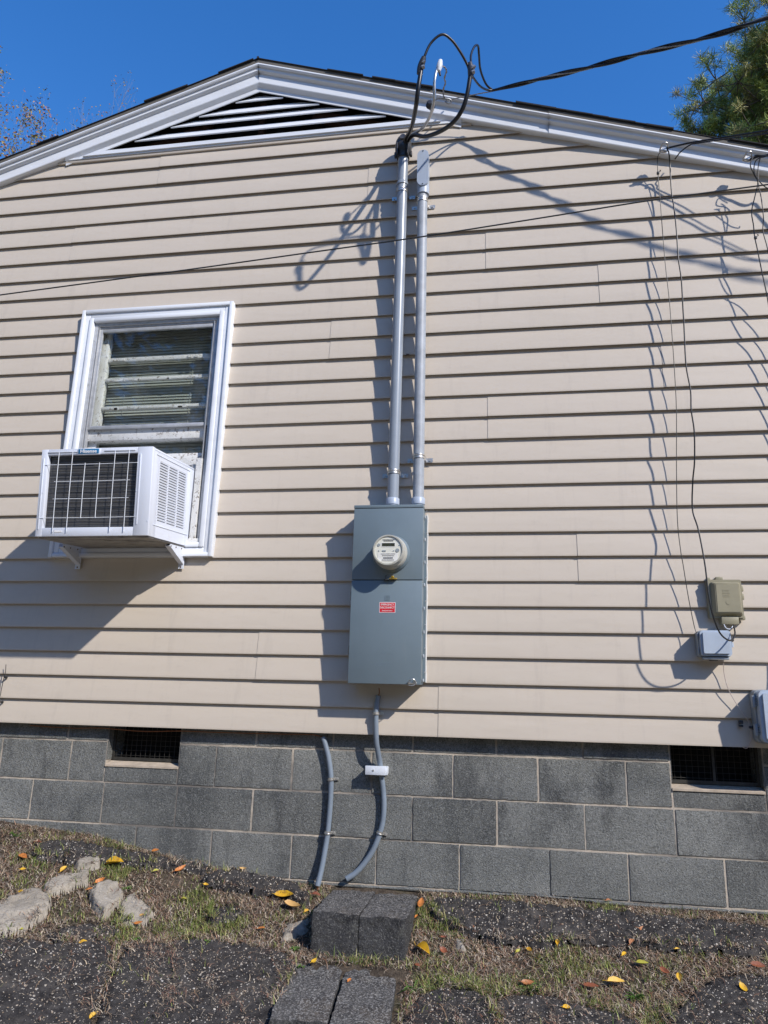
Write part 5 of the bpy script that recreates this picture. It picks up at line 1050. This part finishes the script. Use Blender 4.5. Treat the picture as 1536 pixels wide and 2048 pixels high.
LV = [(228, 1726, 42, 0, 'yellow', 'large bright yellow leaf against the left aggregate strip'), (127, 1738, 16, 70, 'yellow', 'small yellow curled leaf left of the highest pale stone'), (361, 1738, 26, 55, 'orange', 'orange leaf standing on edge under the middle of the left wall'), (311, 1701, 17, 5, 'orange', 'small orange leaf touching the block wall'), (46, 1714, 26, -20, 'orange', 'orange crumpled leaf near the left edge'), (74, 1685, 18, 10, 'rust', 'rust leaf close to the wall at far left'),
 (201, 1763, 20, 40, 'orange', 'orange leaf between the long tilted stone and wedge stone'), (180, 1778, 12, 20, 'orange', 'tiny orange leaf at the top of the wedge stone'), (46, 1738, 11, 20, 'yellow', 'tiny yellow leaf under the crumpled orange one'), (42, 1783, 13, 10, 'yellow', 'small yellow leaf touching the broad flat stone top'), (412, 1770, 12, 0, 'yellow', 'tiny yellow leaf in front of the lumpy black chunk'), (487, 1738, 17, -10, 'tan', 'tan leaf at the wall foot above the lumpy black chunk'),
 (569, 1793, 44, -8, 'yellow', 'large golden leaf below the lumpy black chunk'), (585, 1814, 40, -10, 'tan', 'long pale tan leaf beneath the large golden one'), (632, 1789, 20, 0, 'rust', 'rust leaf at the foot of the left bent conduit'), (613, 1822, 13, 60, 'yellow', 'small yellow leaf by the upper step left side'), (523, 1856, 17, 15, 'orange', 'small bright orange leaf mid grass left of the step'), (277, 1846, 19, 10, 'orange', 'orange leaf lying on the speckled grey stone'),
 (283, 1830, 14, 30, 'tan', 'small tan leaf at the top of the speckled grey stone'), (166, 1885, 19, 12, 'yellow', 'yellow leaf at the top edge of the bottom left slab'), (188, 2030, 19, 60, 'yellow', 'yellow leaf near the bottom edge of the left slabs'), (40, 1857, 14, 10, 'lime', 'yellow green leaf under the broad flat stone'), (367, 1798, 14, 0, 'lime', 'pale lime leaf in the grass below the orange standing leaf'), (312, 1741, 13, 30, 'lime', 'small lime leaf beside the left aggregate strip'),
 (628, 1922, 15, 60, 'yellow', 'narrow yellow leaf just above the lower left block'), (699, 1960, 12, 70, 'orange', 'tiny orange leaf in the joint of the lower blocks'), (842, 1806, 28, 85, 'orange', 'orange leaf leaning on the right side of the upper step'), (833, 1832, 12, 70, 'orange', 'small orange leaf low on the right side of the upper step'), (846, 1897, 42, -50, 'yellow', 'big yellow and brown leaf right of the upper step'), (835, 1930, 13, -20, 'rust', 'small rust leaf beneath the big yellow and brown leaf'), (942, 1857, 30, -35, 'brown', 'brown orange leaf left part of the right aggregate strip'),
 (1301, 1864, 46, -4, 'brown', 'large coppery leaf on the right aggregate strip'), (1265, 1884, 18, 50, 'brown', 'dark brown leaf just below the large coppery one'), (1115, 1885, 17, 80, 'yellow', 'narrow upright yellow leaf at the lower rim of the right strip'), (1037, 1903, 14, 60, 'lime', 'olive yellow leaf in the thatch, left of a matching small one'), (1059, 1901, 14, -30, 'yellow', 'small yellow leaf in the thatch right of the olive one'), (1248, 1908, 15, 50, 'yellow', 'small yellow leaf in thatch under the dark brown leaf'), (1285, 1926, 24, 10, 'lime', 'lime yellow leaf on the right bank thatch'),
 (1330, 1942, 22, -50, 'rust', 'rust leaf right of the lime yellow leaf'), (1358, 1952, 18, 80, 'yellow', 'yellow leaf right of the rust leaf on the right bank'), (1232, 1965, 36, 15, 'yellow', 'bright yellow folded leaf in the right grass'), (1182, 1971, 32, -20, 'rust', 'dark red leaf left of the bright folded yellow leaf'), (1055, 1965, 26, 0, 'brown', 'olive brown leaf in the grass at middle right'), (1487, 1976, 22, -75, 'yellow', 'narrow yellow leaf on the bottom right slab'), (1355, 1898, 11, 20, 'yellow', 'tiny yellow leaf at the rim of the far right strip'), (1516, 1930, 26, -15, 'rust', 'dark rust leaf near the right edge'), (1217, 1800, 12, 20, 'brown', 'tiny brown leaf at the foot of the right wall'), (888, 1875, 14, 0, 'rust', 'small rust leaf in the dry grass near the right side of the step'), (1133, 2016, 16, 20, 'yellow', 'small yellow leaf at the bottom right of centre'), (888, 1902, 20, -30, 'rust', 'rust leaf right of the big yellow and brown leaf')]
for q in LV: leaf(*q, ratio=rnd.uniform(.36, .48) if q[2] > 24 else rnd.uniform(.45, .62))
# ------------------------------------------------------------------ trees
def cross_tubes(bm, P, r0, r1, n=6): tube(bm, P, 1, n, 1, rf=lambda t: r0+(r1-r0)*t, caps=False)
def pine(base, h, rad, seed, label, nbr, K=40, w=.010, low=.35, cones=90):
    q = random.Random(seed); g_ = np.random.default_rng(seed); t = thing('pine_tree', label, 'tree', base); base = Vector(base)
    bm = nb(); TR = [base+Vector((.15*math.sin(f*7), .1*math.sin(f*5), h*f)) for f in [i/10 for i in range(11)]]
    tube(bm, TR, .30, 10, 3, rf=lambda u: 1-.88*u); tips = []
    for i in range(nbr):
        f = q.uniform(low, .99); p0 = TR[int(f*10)].lerp(TR[min(10, int(f*10)+1)], f*10-int(f*10)); a = q.uniform(0, 2*math.pi); prof_ = math.sin(math.pi*min(1, (1.04-f)/.62)**.75)
        l = rad*max(.12, prof_)*q.uniform(.7, 1.12); el = q.uniform(.05, .6); d = Vector((math.cos(a), math.sin(a), el)); P = [p0]
        for k in range(1, 6): P.append(p0+d*l*k/5+Vector((q.uniform(-.1, .1), q.uniform(-.1, .1), .10*(k/5)**2*l+q.uniform(-.08, .08))))
        cross_tubes(bm, P, .055, .012)
        for k in range(2, 6):
            for m_ in range(5 if k < 5 else 7):
                e = P[k]+Vector((q.gauss(0, 1), q.gauss(0, 1), q.gauss(.25, .7))).normalized()*q.uniform(.25, .75); cross_tubes(bm, [P[k], (P[k]+e)/2+Vector((0, 0, -.04)), e], .016, .006, 4); tips.append(e); 
                if q.random() < .6: tips.append((P[k]+e)/2+Vector((q.uniform(-.1, .1), q.uniform(-.1, .1), .06)))
    obj('trunk', bm, 'bark', t, True)
    T = np.array([list(e) for e in tips]); n = len(T)*K; C = np.repeat(T, K, 0); D = g_.normal(0, 1, (n, 3)); D[:, 2] += .5; D /= np.linalg.norm(D, axis=1)[:, None]; L_ = g_.uniform(.12, .24, (n, 1)); side = np.cross(D, g_.normal(0, 1, (n, 3))); side /= np.linalg.norm(side, axis=1)[:, None]
    C = C+g_.normal(0, .05, (n, 3)); V = np.stack([C-side*w, C+side*w, C+D*L_+side*w*.4, C+D*L_-side*w*.4], 1).reshape(-1, 3); F = np.arange(n*4).reshape(-1, 4)
    cols = np.array([(.24, .31, .07), (.33, .37, .09), (.16, .21, .06), (.42, .42, .12), (.28, .25, .08)]); tc = cols[g_.integers(0, 5, len(T))]*g_.uniform(.75, 1.25, (len(T), 1)); C4 = np.repeat(np.repeat(tc, K, 0), 4, 0)
    npobj('crown', V, F, 'needles', t, tint=C4)
    bm = nb()
    for i in range(cones):
        bm = nb(); e = Vector(q.choice(tips)); bmesh.ops.create_icosphere(bm, subdivisions=1, radius=.05, matrix=Matrix.Translation(e+Vector((0, 0, -.05))) @ Matrix.Diagonal((.8, .8, 1.3, 1)))
        obj('pine_cone', bm, 'bark', t)
pt = at(1600, 105, 14.0); pine((pt.x+.35, 14, -1.0), pt.z+.35, 3.2, 5, 'big green pine rising behind the right side of the roof', 280, 66, .0068, .45, cones=60)
def bare(base, h, spread, seed, label, leaves, lcols, depth=6):
    q = random.Random(seed); g_ = np.random.default_rng(seed); t = thing('bare_tree', label, 'tree', base, 'nearly bare trees behind the left roof'); bm = nb(); tips = []
    def grow(p, d, l, r, k):
        P = [p]; dd_ = d.copy()
        for i in range(4):
            dd_ = (dd_+Vector((q.gauss(0, .13), q.gauss(0, .13), q.gauss(.03, .10)))).normalized(); P.append(P[-1]+dd_*l/4)
        cross_tubes(bm, P, r, r*.62, 5 if k < 3 else 3)
        if k >= depth: tips.append(P[-1]); return
        if k >= depth-2: tips.append(P[2])
        for i in range(q.choice([2, 3, 3]) if k else 4):
            a = q.uniform(.35, .95) if k else q.uniform(.25, .6); ax_ = Vector((q.gauss(0, 1), q.gauss(0, 1), q.gauss(0, 1))).cross(dd_).normalized(); nd = Matrix.Rotation(a, 3, ax_) @ dd_; nd = (nd+Vector((0, 0, .12))).normalized(); st = P[-1] if i == 0 else P[q.choice([2, 3, 4])]
            grow(st, nd, l*q.uniform(.62, .82), r*.60, k+1)
    grow(Vector(base), Vector((0, 0, 1)), h*.34, h*.010, 0)
    zmx = max(v.co.z for v in bm.verts); wmx = max(abs(v.co.x-base[0]) for v in bm.verts); fz = (h-base[2])/(zmx-base[2]); fw = spread/wmx
    def fit(c): return Vector((base[0]+(c.x-base[0])*fw, base[1]+(c.y-base[1])*fw, base[2]+(c.z-base[2])*fz))
    for v in bm.verts: v.co = fit(v.co)
    tips[:] = [fit(e) for e in tips]; obj('trunk', bm, 'twig_bark', t, True)
    T = np.array([list(e) for e in tips]); n = leaves; C = T[g_.integers(0, len(T), n)]+g_.normal(0, .10, (n, 3)); A = g_.normal(0, 1, (n, 3)); A /= np.linalg.norm(A, axis=1)[:, None]; B = np.cross(A, g_.normal(0, 1, (n, 3))); B /= np.linalg.norm(B, axis=1)[:, None]; s_ = g_.uniform(.025, .06, (n, 1))
    V = np.stack([C-A*s_, C+B*s_*.5, C+A*s_, C-B*s_*.5], 1).reshape(-1, 3); cols = np.array(lcols); tc = cols[g_.integers(0, len(cols), n)]*g_.uniform(.7, 1.3, (n, 1)); npobj('crown', V, np.arange(n*4).reshape(-1, 4), 'treeleaf', t, tint=np.repeat(tc, 4, 0))
LC = [(.30, .15, .035), (.30, .21, .05), (.17, .17, .04), (.28, .10, .035), (.22, .20, .06)]
q1 = at(-5, 100, 15); bare((q1.x, 15, -1.0), q1.z, 4.9, 3, 'tree with sparse orange brown leaves at the left edge of the sky', 20000, LC, 7)
q2 = at(150, 95, 24); bare((q2.x, 24, -1.0), q2.z, 7.2, 8, 'bare twiggy tree showing just above the left roof slope', 7000, LC, 7)
